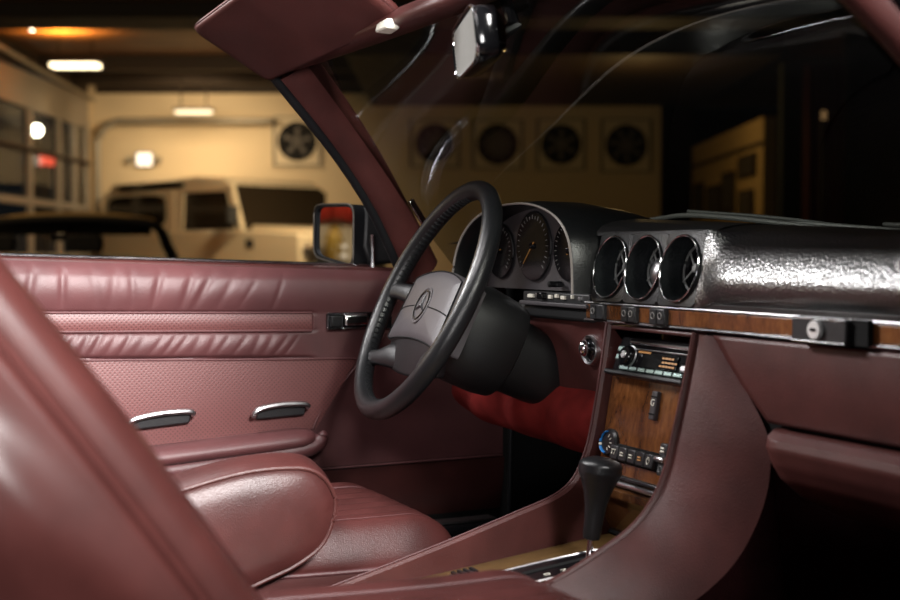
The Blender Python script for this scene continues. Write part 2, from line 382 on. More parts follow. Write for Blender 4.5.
poster(471, 119, 524, 171, 'square wheel poster behind the top of the steering wheel', 2)
poster(535, 118, 586, 172, 'square wheel poster above the instrument hood', 3)
poster(599, 118, 652, 174, 'square wheel poster at the right end of the row', 4)
# right-hand partition with framed pictures
LX = 3.84
def lw(px): return LX*FOCAL/(px-450)             # depth on the partition for a picture column
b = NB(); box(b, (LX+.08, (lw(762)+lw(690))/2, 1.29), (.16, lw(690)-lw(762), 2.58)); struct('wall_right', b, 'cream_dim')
b = NB(); box(b, (LX-.01, (lw(762)+lw(690))/2, 2.26), (.03, lw(690)-lw(762), .05)); struct('trim_5', b, 'beam')
b = NB(); box(b, (3.62, 20.6, 1.83), (.45, 1.4, 3.66)); struct('wall_pier', b, 'matte')
def picture(px0, px1, z0, z1, lab):
    d0, d1 = lw(px1), lw(px0)
    o = thing('framed_picture', lab, 'picture', (LX-.02, (d0+d1)/2, (z0+z1)/2), 'framed pictures on the side partition', room=True)
    obj('frame', box(NB(), (0, 0, 0), (.035, d1-d0, z1-z0)), 'beam', o, bevel=.006)
    obj('print', box(NB(), (-.02, 0, 0), (.006, (d1-d0)*.72, (z1-z0)*.76)), 'inkgrey', o)
picture(739, 756, 1.88, 2.17, 'largest framed picture high on the ochre partition, nearest its end')
picture(740, 754, 1.35, 1.72, 'framed picture low on the ochre partition under the largest one')
picture(723, 735, 1.45, 2.02, 'narrow tall framed picture on the ochre partition beside the largest one')
picture(708, 721, 1.45, 1.88, 'wide dark framed picture in the middle of the ochre partition')
picture(695, 704, 1.45, 1.98, 'small framed picture at the far end of the ochre partition')
b = NB(); box(b, (4.3, 15.2, 1.6), (.6, .2, 3.2)); struct('wall_green', b, 'green_dk')
o = inroom(tag(obj('red_curtain', (lambda bb: (grid(bb, lambda u, v: Vector((lerp(4.10, 4.58, u), 14.6+.04*math.sin(u*30), lerp(0, 3.1, v))), 40, 4), bb)[1])(NB()), 'brick_red'), 'dark red hanging panel at the right of the garage', 'curtain'))
s = o.modifiers.new('solid', 'SOLIDIFY'); s.thickness = .03
c = rp(822, 116, 14.2); o = thing('wall_lantern', 'tiny amber lantern glowing in the dark right part of the garage', 'wall lamp', c, room=True)
obj('glass', box(NB(), (0, 0, 0), (.05, .05, .10)), emit('amber_lantern', (1, .55, .25), .5), o, bevel=.01)
obj('bracket', box(NB(), (.0, .03, -1.27), (.04, .04, 2.48)), 'beam', o)
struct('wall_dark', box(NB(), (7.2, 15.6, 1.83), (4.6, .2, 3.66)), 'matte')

# off-road vehicle, three-quarter view
M['paint_w'] = plain('cream_car_paint', (.60, .50, .34), .35, 0, .5, .3)
M['roofw'] = plain('pale_roof_paint', (.55, .46, .32), .4)
M['glass_dk'] = plain('dark_car_glass', (.022, .016, .010), .12)
M['tyre'] = plain('tyre_rubber', (.012, .012, .012), .8)
def offroad():
    c = rp(239, 0, 16.9); o = thing('offroad_vehicle', 'boxy cream off-road vehicle parked by the garage wall', 'car', (c.x, 16.9, 0), room=True)
    o.rotation_euler.z += R(-45); W = 1.70
    # local: +x forward, near side at y = 0, far side at y = W ; A pillar foot at the origin
    def part(n, b, m, **k):
        for v in b.verts:
            if v.co.x < -1.2: v.co.x = -1.464+(v.co.x+1.2)*1.62
            elif v.co.x < 0: v.co.x *= 1.22
        return obj(n, b, m, o, **k)
    part('body', prism(NB(), [(-2.55, 0, .55), (1.30, 0, .55), (1.30, 0, 1.12), (1.26, 0, 1.17), (.05, 0, 1.22), (-2.55, 0, 1.22)], (0, W, 0)), 'paint_w', bevel=.03, seg=3)
    part('bonnet', prism(NB(), [(.04, .16, 1.20), (1.27, .16, 1.16), (1.25, .16, 1.22), (.06, .16, 1.29)], (0, W-.32, 0)), 'paint_w', bevel=.03)
    part('roof', prism(NB(), [(-2.52, .06, 1.80), (-.22, .06, 1.80), (-.30, .06, 1.93), (-.9, .06, 1.99), (-2.4, .06, 1.97)], (0, W-.12, 0)), 'roofw', bevel=.05, seg=3)
    part('upper_side', prism(NB(), [(-2.53, .02, 1.2), (-1.28, .02, 1.2), (-1.28, .02, 1.82), (-2.50, .02, 1.82)], (0, W-.04, 0)), 'paint_w', bevel=.02)
    for y in (.03, W-.07):
        f = NB()
        prism(f, [(-1.28, y, 1.2), (-1.16, y, 1.2), (-1.12, y, 1.82), (-1.28, y, 1.82)], (0, .04, 0))
        prism(f, [(-.10, y, 1.2), (.03, y, 1.2), (-.20, y, 1.84), (-.30, y, 1.84)], (0, .04, 0))
        box(f, (-.7, y+.02, 1.80), (1.0, .04, .08))
        part('door_surround', f, 'paint_w', bevel=.008)
    b = NB(); box(b, (-.63, W-.06, 1.5), (1.0, .02, .58)); part('far_window', b, 'glass_dk')
    part('side_window', prism(NB(), [(-1.16, .05, 1.23), (-.11, .05, 1.23), (-.28, .05, 1.77), (-1.12, .05, 1.77)], (0, .012, 0)), 'glass_dk')
    part('rear_window', prism(NB(), ell((-1.92, .0, 1.52), (1, 0, 0), (0, 0, 1), .50, .24, 28, 5), (0, .03, 0)), 'glass_dk')
    part('alpine_window', prism(NB(), ell((-1.7, .02, 1.885), (1, 0, 0), (0, 0, 1), .55, .05, 24, 6), (0, .06, 0)), 'glass_dk')
    part('front_glass', prism(NB(), [(.035, .08, 1.24), (-.19, .08, 1.84), (-.21, .08, 1.84), (.015, .08, 1.24)], (0, W-.16, 0)), 'glass_dk')
    b = NB(); prism(b, [(.05, .02, 1.2), (.05, .09, 1.2), (-.17, .09, 1.86), (-.17, .02, 1.86)], (-.03, 0, 0)); part('windshield_post', b, 'paint_w', bevel=.008)
    b = NB(); tube(b, [(.06, -.02, 1.24), (.10, -.16, 1.34)], .02, 8); box(b, (.11, -.18, 1.42), (.05, .16, .24)); part('side_mirror', b, 'tyre', bevel=.02)
    b = NB(); box(b, (-.35, W*.35, 1.45), (.12, .40, .5)); box(b, (-.35, W*.72, 1.45), (.12, .40, .5)); part('seat_back', b, 'tyre', bevel=.05)
    b = NB(); box(b, (1.33, W/2, .88), (.05, W-.5, .34)); part('grille', b, 'tyre', bevel=.02)
    b = NB(); box(b, (1.42, W/2, .60), (.14, W, .15)); part('bumper', b, 'tyre', bevel=.02)
    for y in (.16, W-.16): part('headlamp', lathe(NB(), [(.11, 0), (.10, .04), (.02, .055)], (1.31, y, .93), (1, 0, 0), 20), 'satin')
    for x in (-1.75, .75):
        for y, s in ((.02, 1), (W-.26, 1)):
            wv = part('wheel', lathe(NB(), [(.2, 0), (.37, 0), (.40, .04), (.40, .20), (.37, .24), (.2, .24)], (x, y, .40), (0, 1, 0), 28), 'tyre')
            obj('hub', lathe(NB(), [(.19, -.01), (.19, .01), (.08, .05), (.05, -.02)], (x, y, .40), (0, 1, 0), 20), 'satin', wv)
    b = NB(); box(b, (.25, -.003, 1.03), (.16, .012, .12)); part('wing_vent', b, 'tyre')
offroad()

# soft-top car in front of it
def convertible():
    D = 10.2; c = rp(72, 0, D); o = thing('convertible_car', 'dark open convertible car whose windshield frame shows over the door', 'car', (c.x, D, 0), room=True)
    M['cabrio'] = plain('dark_grey_paint', (.05, .045, .04), .3, 0, .5, .5)
    def z(py): return rp(0, py, D).z
    zt = z(219); zb = .86; hw = .76
    arch = [(-hw, .30, zb), (-hw+.03, .18, zt-.22), (-hw+.07, .05, zt-.07), (-hw+.25, .0, zt-.02), (0, -.03, zt), (hw-.25, .0, zt-.02), (hw-.07, .05, zt-.07), (hw-.03, .18, zt-.22), (hw, .30, zb)]
    obj('windshield_frame', tube(NB(), catmull(arch, 6), .036, 10), 'tyre', o)
    obj('top_rail', tube(NB(), catmull([p for p in [(-hw+.10, .04, zt-.02), (-.4, -.01, zt+.02), (0, -.03, zt+.035), (.4, -.01, zt+.02), (hw-.10, .04, zt-.02)]], 6), .022, 8), M['cream_dim'], o)
    b = NB(); grid(b, lambda u, v: Vector((lerp(-hw+.12, hw-.12, u), .0, lerp(zt-.13, zt-.01, v))), 8, 3); x = obj('header_band', b, 'matte', o); s = x.modifiers.new('s', 'SOLIDIFY'); s.thickness = .03
    obj('pillar_trim', tube(NB(), [(hw+.04, .30, zb), (hw+.01, .19, zt-.22), (hw-.02, .08, zt-.09)], .016, 8), 'satin', o)
    obj('interior_mirror', box(NB(), (-.03, -.06, zt-.145), (.26, .05, .07)), 'gloss', o, bevel=.02)
    b = NB(); tube(b, [(-.03, -.04, zt-.12), (-.03, -.03, zt-.04)], .012, 6); obj('mirror_stem', b, 'gloss', o)
    for x in (-.33, .33):
        s = obj('seat', box(NB(), (x, -.75, .62), (.44, .14, .40)), 'tyre', o, bevel=.06, seg=3)
        obj('headrest', prism(NB(), ell((x, -.80, .985), (1, 0, 0), (0, 0, 1), .14, .07, 24, 4), (0, .07, 0)), 'tyre', s, bevel=.02)
    def body(u, v):
        y = lerp(-2.0, 2.3, u); q = math.pi*(v-.5)*2*.5
        hwid = .84*(1-.18*abs(y/2.3)**3); top = .80-.10*abs(y/2.3)**2+.06*math.exp(-((y-.4)/.9)**2)
        return Vector((hwid*math.sin(q)**1 if True else 0, y, .22+(top-.22)*max(0, math.cos(q))**.35))
    obj('body', (lambda bb: (grid(bb, body, 40, 25), bb)[1])(NB()), M['cabrio'], o)
    for y in (-1.3, 1.35):
        for x in (-.84, .64):
            obj('wheel', lathe(NB(), [(.18, 0), (.29, 0), (.31, .03), (.31, .17), (.29, .20), (.18, .20)], (x, y, .31), (1, 0, 0), 24), 'tyre', o)
convertible()

# ================================================================== THE CAR (world axes: x towards the passenger side, y forward, z up)
# ---- body shell around the cabin
cb = thing('car_bodywork', 'open burgundy-trimmed car body carrying the cabin: sill, footwell and scuttle', 'car body', (0, 0, 0))
obj('floor_pan', box(NB(), (0, -.15, .26), (1.40, 1.7, .06)), 'carpet', cb)
b = NB(); grid(b, lambda u, v: Vector((lerp(-.72, .72, u), .46+.10*v, lerp(.28, .80, v))), 8, 8); x = obj('firewall', b, 'carpet', cb); s = x.modifiers.new('s', 'SOLIDIFY'); s.thickness = .02
b = NB(); box(b, (-.68, -.40, .36), (.10, 1.05, .10)); obj('door_sill', b, 'gloss', cb, bevel=.012, seg=3)
b = NB(); box(b, (.70, -.40, .33), (.10, 1.05, .10)); obj('door_sill', b, 'gloss', cb, bevel=.012, seg=3)
b = NB(); box(b, (-.665, -.40, .413), (.035, 1.0, .005)); obj('sill_strip', b, 'satin', cb, bevel=.002)
b = NB(); box(b, (-.70, .32, .55), (.05, .36, .62)); obj('kick_panel', b, 'matte', cb, bevel=.01)
b = NB(); box(b, (.72, .32, .55), (.05, .36, .62)); obj('kick_panel', b, 'matte', cb, bevel=.01)
obj('hinge_post_seal', tube(NB(), [(-.672, .140, .42), (-.672, .142, .60), (-.676, .145, .70)], .0045, 8), 'rubber', cb)
def bonnet(u, v):
    x = lerp(-.78, .78, u); y = lerp(.40, 1.75, v)
    return Vector((x, y, .925-.03*v-.10*v*v-.05*(abs(x)/.78)**4))
M['silver'] = plain('silver_green_paint', (.34, .36, .33), .3, .3, .5, .6)
b = NB(); grid(b, bonnet, 24, 24); x = obj('bonnet', b, 'silver', cb); s = x.modifiers.new('s', 'SOLIDIFY'); s.thickness = .02
b = NB(); grid(b, lambda u, v: Vector((lerp(-.70, .70, u), lerp(.24, .41, v)-.10*(2*u-1)**2*(1-v), .915+.012*v)), 24, 6); x = obj('scuttle', b, 'rubber', cb); s = x.modifiers.new('s', 'SOLIDIFY'); s.thickness = .02

# ---- driver's door
door = thing('car_door', "driver's door with wrinkled burgundy leather, perforated panels and chrome pulls", 'car door', (-.74, -.4, .36))
def dobj(n, b, m, par=None, **k):
    bmesh.ops.translate(b, vec=(.74, .4, -.36), verts=b.verts[:]); return obj(n, b, m, par or door, **k)
YE = -.252                                       # front end of the trimmed bands
def ztop(y): return .881-.0325*(y+.107)
def zb1(y): return .8095-.021*(y+.258)
def zb2(y): return .779-.022*(y+.254)
def zb3(y): return .7285-.032*(y+.254)
WR = []
rr = random.Random(3)
y = -1.02
while y < -.30:
    WR.append((y, rr.uniform(.004, .009), rr.uniform(.35, 1.15), rr.uniform(-.02, .03)))
    y += rr.uniform(.022, .055)
WR2 = []
y = -.98
while y < -.285:
    WR2.append((y, rr.uniform(.004, .007), rr.uniform(.4, 1.1), rr.uniform(.0, .02)))
    y += rr.uniform(.018, .034)
def wr(lst, y, t, slant):
    h = 0
    for c, wd, a, s in lst:
        d = (y-c-(t-.5)*(slant+s))/wd
        if abs(d) < 4: h += a*math.exp(-d*d)
    return h
def skin(u, v):
    y = lerp(-1.05, .14, u)
    zt = ztop(y); z = lerp(zt, .528, v)
    x = -.700+.006*math.sin(min(1, max(0, (zt-z)/(zt-zb1(y))))*math.pi)
    roll = max(0, 1-(zt-z)/.022); x -= .018*roll**2.2
    z += .004*roll
    t1 = (z-zb1(y))/(zt-zb1(y)); fade = sm(-.235, -.40, y)
    if 0 < t1 < 1:
        x += fade*(-.0032)*wr(WR, y, t1, .028*sm(-.6, -.35, y))*math.sin(t1*math.pi)**.7
        x += fade*.004*math.sin(t1*math.pi)
    t2 = (z-zb3(y))/(zb2(y)-zb3(y)); fade2 = sm(-.25, -.33, y)
    if 0 < t2 < 1:
        x += fade2*(-.0030)*wr(WR2, y, t2, .022)*math.sin(t2*math.pi)**.6+fade2*.007*math.sin(t2*math.pi)**.7
    for zz in (zb1(y), zb2(y), zb3(y)):
        x -= .004*math.exp(-((z-zz)/.003)**2)*sm(-.235, -.262, y)
    return Vector((x, y, z))
b = NB(); grid(b, skin, 420, 150); dobj('leather_panel', b, 'leather_door')
b = NB(); prism(b, [(-.712, -1.05, .38), (-.712, .14, .38), (-.712, .14, .870), (-.716, -.107, .879), (-.716, -1.05, .909)], (-.10, 0, 0)); dobj('door_shell', b, 'matte')
def cap(u, v):
    y = lerp(-1.05, -.02, u); zt = ztop(y)
    p = [(-.719, .003), (-.7215, .0075), (-.728, .0100), (-.745, .0108), (-.765, .0100)]
    k = min(3, int(v*4)); f = v*4-k
    return Vector((lerp(p[k][0], p[k+1][0], f), y, zt+lerp(p[k][1], p[k+1][1], f)))
b = NB(); grid(b, cap, 60, 17); dobj('top_rail', b, 'leather_dark')
b = NB(); tube(b, [(-.770, y, ztop(y)+.0130) for y in (-1.05, -.7, -.4, -.2, -.10)], .0035, 8); dobj('waist_strip', b, 'chrome')
# perforated strip and panel
b = NB(); grid(b, lambda u, v: Vector((-.6975+.002*math.sin(v*math.pi), lerp(-1.05, YE, u), lerp(zb2(lerp(-1.05, YE, u)), zb1(lerp(-1.05, YE, u)), v))), 60, 8); dobj('perforated_strip', b, 'perf')
b = NB(); tube(b, [(-.697, y, zb1(y)+.001) for y in (-1.05, -.8, -.5, YE)]+[(-.697, YE+.003, zb1(YE)-.004), (-.697, YE+.003, zb2(YE)+.004)]+[(-.697, y, zb2(y)-.001) for y in (YE, -.5, -.8, -1.05)], .0022, 6); dobj('strip_piping', b, 'leather_door')
out = [(-1.05, zb3(-1.05)-.004), (-.6, zb3(-.6)-.003), (-.172, .7245), (-.163, .7235), (-.161, .718), (-.235, .635), (-.250, .60), (-1.05, .56)]
b = NB()
def perfp(u, v):
    yb = lerp(-1.05, -.245, u); yt = lerp(-1.05, -.164, u); y = lerp(yb, yt, v)
    zt_ = interp([(-1.05, zb3(-1.05)-.004), (-.6, zb3(-.6)-.003), (-.17, .7245)], y); zl = interp([(-1.05, .56), (-.25, .60)], yb)
    return Vector((-.6965+.004*math.sin(v*math.pi)*(1-u*.5), y, lerp(zl, zt_, v)))
grid(b, perfp, 60, 20); dobj('perforated_panel', b, 'perf')
b = NB(); tube(b, [(-.697, *p) for p in [(-1.05, zb3(-1.05)-.003), (-.6, zb3(-.6)-.002), (-.30, .7275), (-.176, .7250), (-.165, .7235), (-.1615, .7175), (-.165, .712), (-.200, .672), (-.235, .635), (-.250, .60)]], .0022, 6); dobj('panel_piping', b, 'leather_door')
# armrest: two rolls
def roll(y0, y1, f, ry, rz, xc, n=44):
    secs = []
    for i in range(n):
        t = i/(n-1); y = lerp(y0, y1, t); e = math.sqrt(max(0, 1-max(0, (t-.94)/.06)**2)) if t > .94 else 1
        e = max(e, .05); zc = f(y)
        secs.append([Vector((xc+math.cos(q)*ry*e, y, zc+math.copysign(abs(math.sin(q))**.8, math.sin(q))*rz*e)) for q in [2*math.pi*k/20 for k in range(20)]])
    bb = NB(); loft(bb, secs, True, True); return bb
dobj('armrest', roll(-1.03, -.243, lambda y: .588+.060*(y+.25), .045, .0185, -.692), 'leather_door')
low = [(-1.03, .512), (-.7, .534), (-.5, .549), (-.36, .560), (-.285, .568), (-.254, .576), (-.243, .588), (-.2405, .600)]
b = NB(); tube(b, catmull([(-.668, *p) for p in low], 6), [.015]*30+[.0148, .0145, .0142, .0138, .0134, .013, .012, .011, .0095, .008, .006, .004, .002], 14); dobj('armrest_roll', b, 'leather_door')
# chrome pulls
def pull(y0, y1, z0, z1, n):
    pts = [(-.681, y0, z0-.010), (-.679, y0+.003, z0-.003), (-.679, y0+.014, z0+.004), (-.679, lerp(y0, y1, .5), lerp(z0, z1, .5)+.008), (-.679, y1-.010, z1+.006), (-.681, y1, z1)]
    b = NB(); tube(b, catmull(pts, 6), .0058, 8, sq=.9); h = dobj('pull_handle', b, 'satin')
    b = NB(); prism(b, [(-.684, y0+.006, z0-.016), (-.684, y1-.006, z1-.015), (-.684, y1-.003, z1+.003), (-.684, lerp(y0, y1, .5), lerp(z0, z1, .5)+.006), (-.684, y0+.008, z0+.001)], (-.016, 0, 0))
    dobj('pull_recess', b, 'hub_dark', bevel=.003)
pull(-.585, -.472, .634, .640, 0); pull(-.366, -.264, .640, .642, 1)
# release handle
b = NB(); box(b, (-.697, -.160, .794), (.008, .128, .030)); rel = dobj('release_bezel', b, 'gloss', bevel=.003)
b = NB(); tube(b, [(-.692, -.223, .780), (-.692, -.223, .808), (-.692, -.098, .808), (-.692, -.098, .780)], .0022, 6, True); dobj('release_trim', b, 'chrome')
b = NB(); prism(b, [(-.692, -.192, .786), (-.692, -.145, .786), (-.692, -.145, .806), (-.692, -.192, .806)], (.008, 0, 0)); dobj('release_lever', b, 'chrome', bevel=.004, seg=3)
b = NB(); box(b, (-.690, -.207, .794), (.008, .022, .020)); dobj('lock_slider', b, 'black', bevel=.002)
# lower panel
def lowp(u, v):
    y = lerp(-1.05, .14, u); return Vector((-.694+.004*math.sin(v*3)-.02*v, y, lerp(.522+.0*(y), .415, v)))
b = NB(); grid(b, lowp, 60, 14); dobj('lower_panel', b, 'leather_dark')
b = NB(); tube(b, [(-.692, -1.05, .5255), (-.692, .135, .5265)], .0022, 6); dobj('lower_seam', b, 'leather_door')
# quarter post
b = NB(); tube(b, [(-.735, -.118, .888), (-.734, -.119, .925), (-.730, -.122, .953)], .0038, 8); dobj('quarter_post', b, 'chrome')

# ---- door mirror
dm = thing('door_mirror', 'black door mirror with a chrome rim outside the driver\'s window', 'mirror', (-.80, -.10, .90))
def mobj(n, b, m, **k):
    bmesh.ops.translate(b, vec=(.80, .10, -.90), verts=b.verts[:]); return obj(n, b, m, dm, **k)
mc = Vector((-.840, -.156, .958)); mu = Vector((.985, .17, 0)).normalized(); mn = Vector((.20, -.975, .02)).normalized(); mu = Vector((0, 0, 1)).cross(mn).normalized()*-1
mu = -mu if mu.x < 0 else mu; mv = mn.cross(mu); mv = -mv if mv.z < 0 else mv
HW, HH = .073, .055
def ring(s, off, p=5): return [q+mn*off+mv*((-.02 if (q-mc).dot(mv) > 0 else -.15)*((q-mc).dot(mu)+HW*.3)) for q in ell(mc, mu, mv, HW*s, HH*s, 44, 7)]
b = NB(); loft(b, [ring(1, .0), ring(1.0, -.03), ring(.93, -.06), ring(.7, -.08), ring(.2, -.088)], True, False); loft(b, [ring(1, 0), ring(.92, .001), ring(.90, -.006)], True); mobj('mirror_housing', b, 'rubber')
b = NB(); tube(b, ring(1.0, .002), .0019, 8, True); mobj('mirror_rim', b, plain('bronze_rim', (.10, .085, .07), .45, .4))
b = NB(); v = [b.verts.new(q) for q in ring(.90, -.004)]; b.faces.new(v); mobj('mirror_glass', b, 'mirror')
b = NB(); prism(b, [(-.770, -.110, .895), (-.770, -.02, .900), (-.770, -.045, .945), (-.770, -.118, 1.010), (-.770, -.125, .93)], (-.03, 0, 0)); mobj('mirror_foot', b, 'column', bevel=.008)
b = NB(); lathe(b, [(.012, 0), (.014, .006), (.009, .012), (.003, .014)], (-.752, -.052, .925), (1, 0, 0), 18); mobj('adjuster_knob', b, 'chrome')
# ---- windshield frame
wf = thing('windshield_surround', 'burgundy-trimmed windshield frame with two raked pillars and a header', 'windshield frame', (0, -.1, .9))
def wobj(n, b, m, par=None, **k):
    bmesh.ops.translate(b, vec=(0, .1, -.9), verts=b.verts[:]); return obj(n, b, m, par or wf, **k)
PT, PB = Vector((.575, -.322, 1.232)), Vector((.690, -.038, .885))
def pillar(sgn):
    sh = (.064, .083) if sgn > 0 else (0, 0); a = Vector((sgn*PT.x, PT.y+sh[0], PT.z)); c = Vector((sgn*PB.x, PB.y+sh[1], PB.z)); ax = (c-a).normalized()
    inn = Vector((-sgn, 0, 0)); inn = (inn-ax*inn.dot(ax)).normalized(); fw = ax.cross(inn); fw = -fw if fw.y < 0 else fw
    secs = []
    for t in [i/12 for i in range(13)]:
        o = a.lerp(c, t)+Vector((0, .012*math.sin(t*math.pi), .012*math.sin(t*math.pi)))
        w_ = interp([(0, .040), (.65, .032), (1, .037)], t) if sgn < 0 else lerp(.034, .052, t**1.5); d_ = lerp(.022, .028, t)
        secs.append([o+inn*(d_*math.sin(q)) + fw*(w_*math.cos(q)) for q in [2*math.pi*k/24 for k in range(24)]])
    b = NB(); loft(b, secs, True, True); pl = wobj('pillar_trim', b, 'leather')
    if sgn < 0: b = NB(); tube(b, [a.lerp(c, t)+Vector((0, .012*math.sin(max(0, t)*math.pi), .012*math.sin(max(0, t)*math.pi)))-fw*interp([(0, .040), (.65, .0325), (1, .0385)], t)-inn*.002 for t in (-.02, .1, .2, .3, .4, .5, .6, .7, .8, .96)], .0100, 10); wobj('pillar_seal', b, 'rubber')
    else:
        for o1, o2, r_ in ((.012, .020, .018), (.045, .014, .016)):
            b = NB(); tube(b, [a.lerp(c, t)+fw*o1-inn*o2 for t in (-.02, .3, .6, .96)], r_, 12); wobj('pillar_seal', b, 'rubber')  # black outboard seals added to cover the pillar, also standing for its shade
        b = NB(); tube(b, [a.lerp(c, t)+fw*.080-inn*.012 for t in (-.02, .3, .6, .93)], .009, 10); wobj('pillar_chrome', b, 'satin')
    return a, c, ax, inn, fw
for sg in (-1, 1):
    a, c, ax, inn, fw = pillar(sg)
    if sg == -1:
        q = a.lerp(c, .76)+fw*.030+inn*.026+Vector((0, .010, .010))
        x = wobj('trim_clip', box(NB(), (0, 0, 0), (.008, .012, .056)), 'chrome', bevel=.002)
        bm2 = NB(); bm2.from_mesh(x.data)
        rot = Matrix((inn, fw, -ax)).transposed().to_4x4()
        for v in bm2.verts: v.co = rot @ (v.co-Vector((0, .1, -.9))) + q + Vector((0, .1, -.9))
        bm2.to_mesh(x.data); bm2.free()
def header(u, v):
    x = lerp(-.585, .585, u); bow = .075*(1-(x/.585)**2); q = 2*math.pi*v
    return Vector((x, -.335+bow+.045*math.cos(q), 1.240+.018*(1-(x/.585)**2)+.020*math.sin(q)+.012*math.cos(q)))
b = NB(); grid(b, header, 40, 20, False, True); wobj('header_trim', b, 'leather')
b = NB(); prism(b, [(-.212, -.325, 1.230), (-.178, -.322, 1.233), (-.175, -.302, 1.231), (-.205, -.302, 1.228)], (0, .003, .014)); wobj('visor_clip', b, M['white'], bevel=.003)
# ---- windshield glass
gm = bpy.data.materials.new('tinted_windshield_glass'); gm.use_nodes = True; nt = gm.node_tree
for n in list(nt.nodes):
    if n.type == 'BSDF_PRINCIPLED': nt.nodes.remove(n)
outn = [n for n in nt.nodes if n.type == 'OUTPUT_MATERIAL'][0]
tr = nt.nodes.new('ShaderNodeBsdfTransparent'); tr.inputs[0].default_value = (.40, .42, .38, 1)
gl = nt.nodes.new('ShaderNodeBsdfGlossy'); gl.inputs['Roughness'].default_value = .015; gl.inputs[0].default_value = (1, 1, 1, 1)
lw_ = nt.nodes.new('ShaderNodeLayerWeight'); lw_.inputs[0].default_value = .5
pw = nt.nodes.new('ShaderNodeMath'); pw.operation = 'POWER'; nt.links.new(lw_.outputs['Facing'], pw.inputs[0]); pw.inputs[1].default_value = 4.5
fr = nt.nodes.new('ShaderNodeMapRange'); nt.links.new(pw.outputs[0], fr.inputs[0]); fr.inputs['To Min'].default_value = .05; fr.inputs['To Max'].default_value = .9
mx = nt.nodes.new('ShaderNodeMixShader'); nt.links.new(fr.outputs[0], mx.inputs[0]); nt.links.new(tr.outputs[0], mx.inputs[1]); nt.links.new(gl.outputs[0], mx.inputs[2]); nt.links.new(mx.outputs[0], outn.inputs[0])
def glass(u, v):
    s = 2*u-1
    x = lerp(.665, .570, v)*s; y = lerp(.26-.245*s*s, -.262-.062*s*s, v); z = lerp(.905-.01*s*s, 1.245, v)
    bul = math.sin(v*math.pi)*.018*(1-s*s); return Vector((x, y+bul, z+bul))
b = NB(); grid(b, glass, 48, 24); x = tag(obj('windshield', b, gm), 'tinted curved windshield glass above the black dashboard', 'windshield')

# ---- sun visor
sv = thing('sun_visor', 'burgundy sun visor hanging rearward from the windshield header', 'sun visor', (-.38, -.35, 1.24))
A_, B_, C_, D_ = Vector((-.560, -.372, 1.206)), Vector((-.560, -.500, 1.282)), Vector((-.190, -.430, 1.345)), Vector((-.195, -.280, 1.255))
def vis():
    n = (B_-A_).cross(D_-A_).normalized(); n = -n if n.z < 0 else n
    u = (D_-A_).normalized(); v = n.cross(u); v = -v if v.dot(B_-A_) < 0 else v
    pts = []
    for p, r0 in ((A_, .012), (D_, .035), (C_, .035), (B_, .02)):
        pass
    cs = [(A_, .014), (D_, .034), (C_, .03), (B_, .022)]; outl = []
    for i, (p, r0) in enumerate(cs):
        pr = cs[i-1][0]; nx = cs[(i+1) % 4][0]; a = p+(pr-p).normalized()*r0; c = p+(nx-p).normalized()*r0
        for k in range(7):
            t = k/6; outl.append((a*(1-t)**2+p*2*t*(1-t)+c*t*t))
    cen = sum(outl, Vector())/len(outl)
    secs = []
    for sc, off in ((.90, -.0105), (.96, -.0095), (.988, -.006), (1, 0), (.988, .006), (.96, .0095), (.90, .0105)):
        secs.append([cen+(p-cen)*sc+n*off-Vector((-.38, -.35, 1.24)) for p in outl])
    b = NB(); loft(b, secs, True, True); obj('visor_pad', b, 'leather', sv, angle=60)
    b = NB(); tube(b, [p-n*.0035-Vector((-.38, -.35, 1.24)) for p in [cen+(q-cen)*.992 for q in outl]], .002, 6, True); obj('visor_welt', b, 'leather_dark', sv)
    b = NB(); tube(b, [D_+Vector((-.04, .0, -.002))-Vector((-.38, -.35, 1.24)), D_+Vector((.02, .012, .0))-Vector((-.38, -.35, 1.24))], .005, 8); obj('visor_pin', b, 'black', sv)
vis()
# ---- rear-view mirror
rm_ = thing('rear_view_mirror', 'rear-view mirror under the windshield header, its striped reflection modelled in grey', 'mirror', (.01, -.285, 1.185))
n = Vector((-.32, -.945, -.10)).normalized(); u = Vector((0, 0, 1)).cross(n).normalized(); u = -u if u.x < 0 else u; v = n.cross(u); v = -v if v.z < 0 else v
def mring(s, off): return [q for q in ell(n*off, u, v, .105*s, .034*s, 44, 5)]
b = NB(); loft(b, [mring(1, .004), mring(1.03, -.004), mring(1.0, -.02), mring(.7, -.035), mring(.2, -.038)], True, True); obj('housing', b, 'gloss', rm_)
b = NB()
for k in range(13):
    z0 = lerp(-.031, .029, k/13); 
    prism(b, [-u*.100+v*z0+n*.0045, u*.100+v*z0+n*.0045, u*.100+v*(z0+.0034)+n*.0062, -u*.100+v*(z0+.0034)+n*.0062], v*.0005)
x = obj('reflection_face', b, M['ribs'] if 'ribs' in M else plain('reflection_grey', (.30, .30, .28), .5), rm_)  # ridges and grey stand in for a striped reflection in the glass
b = NB(); tube(b, mring(1.0, .0055), .0025, 6, True); obj('mirror_rim', b, 'chrome', rm_)
b = NB(); tube(b, [n*-.03, n*-.05+Vector((0, .01, .02)), Vector((-.01, .05, .075))], .009, 8); obj('mirror_stem', b, 'black', rm_)

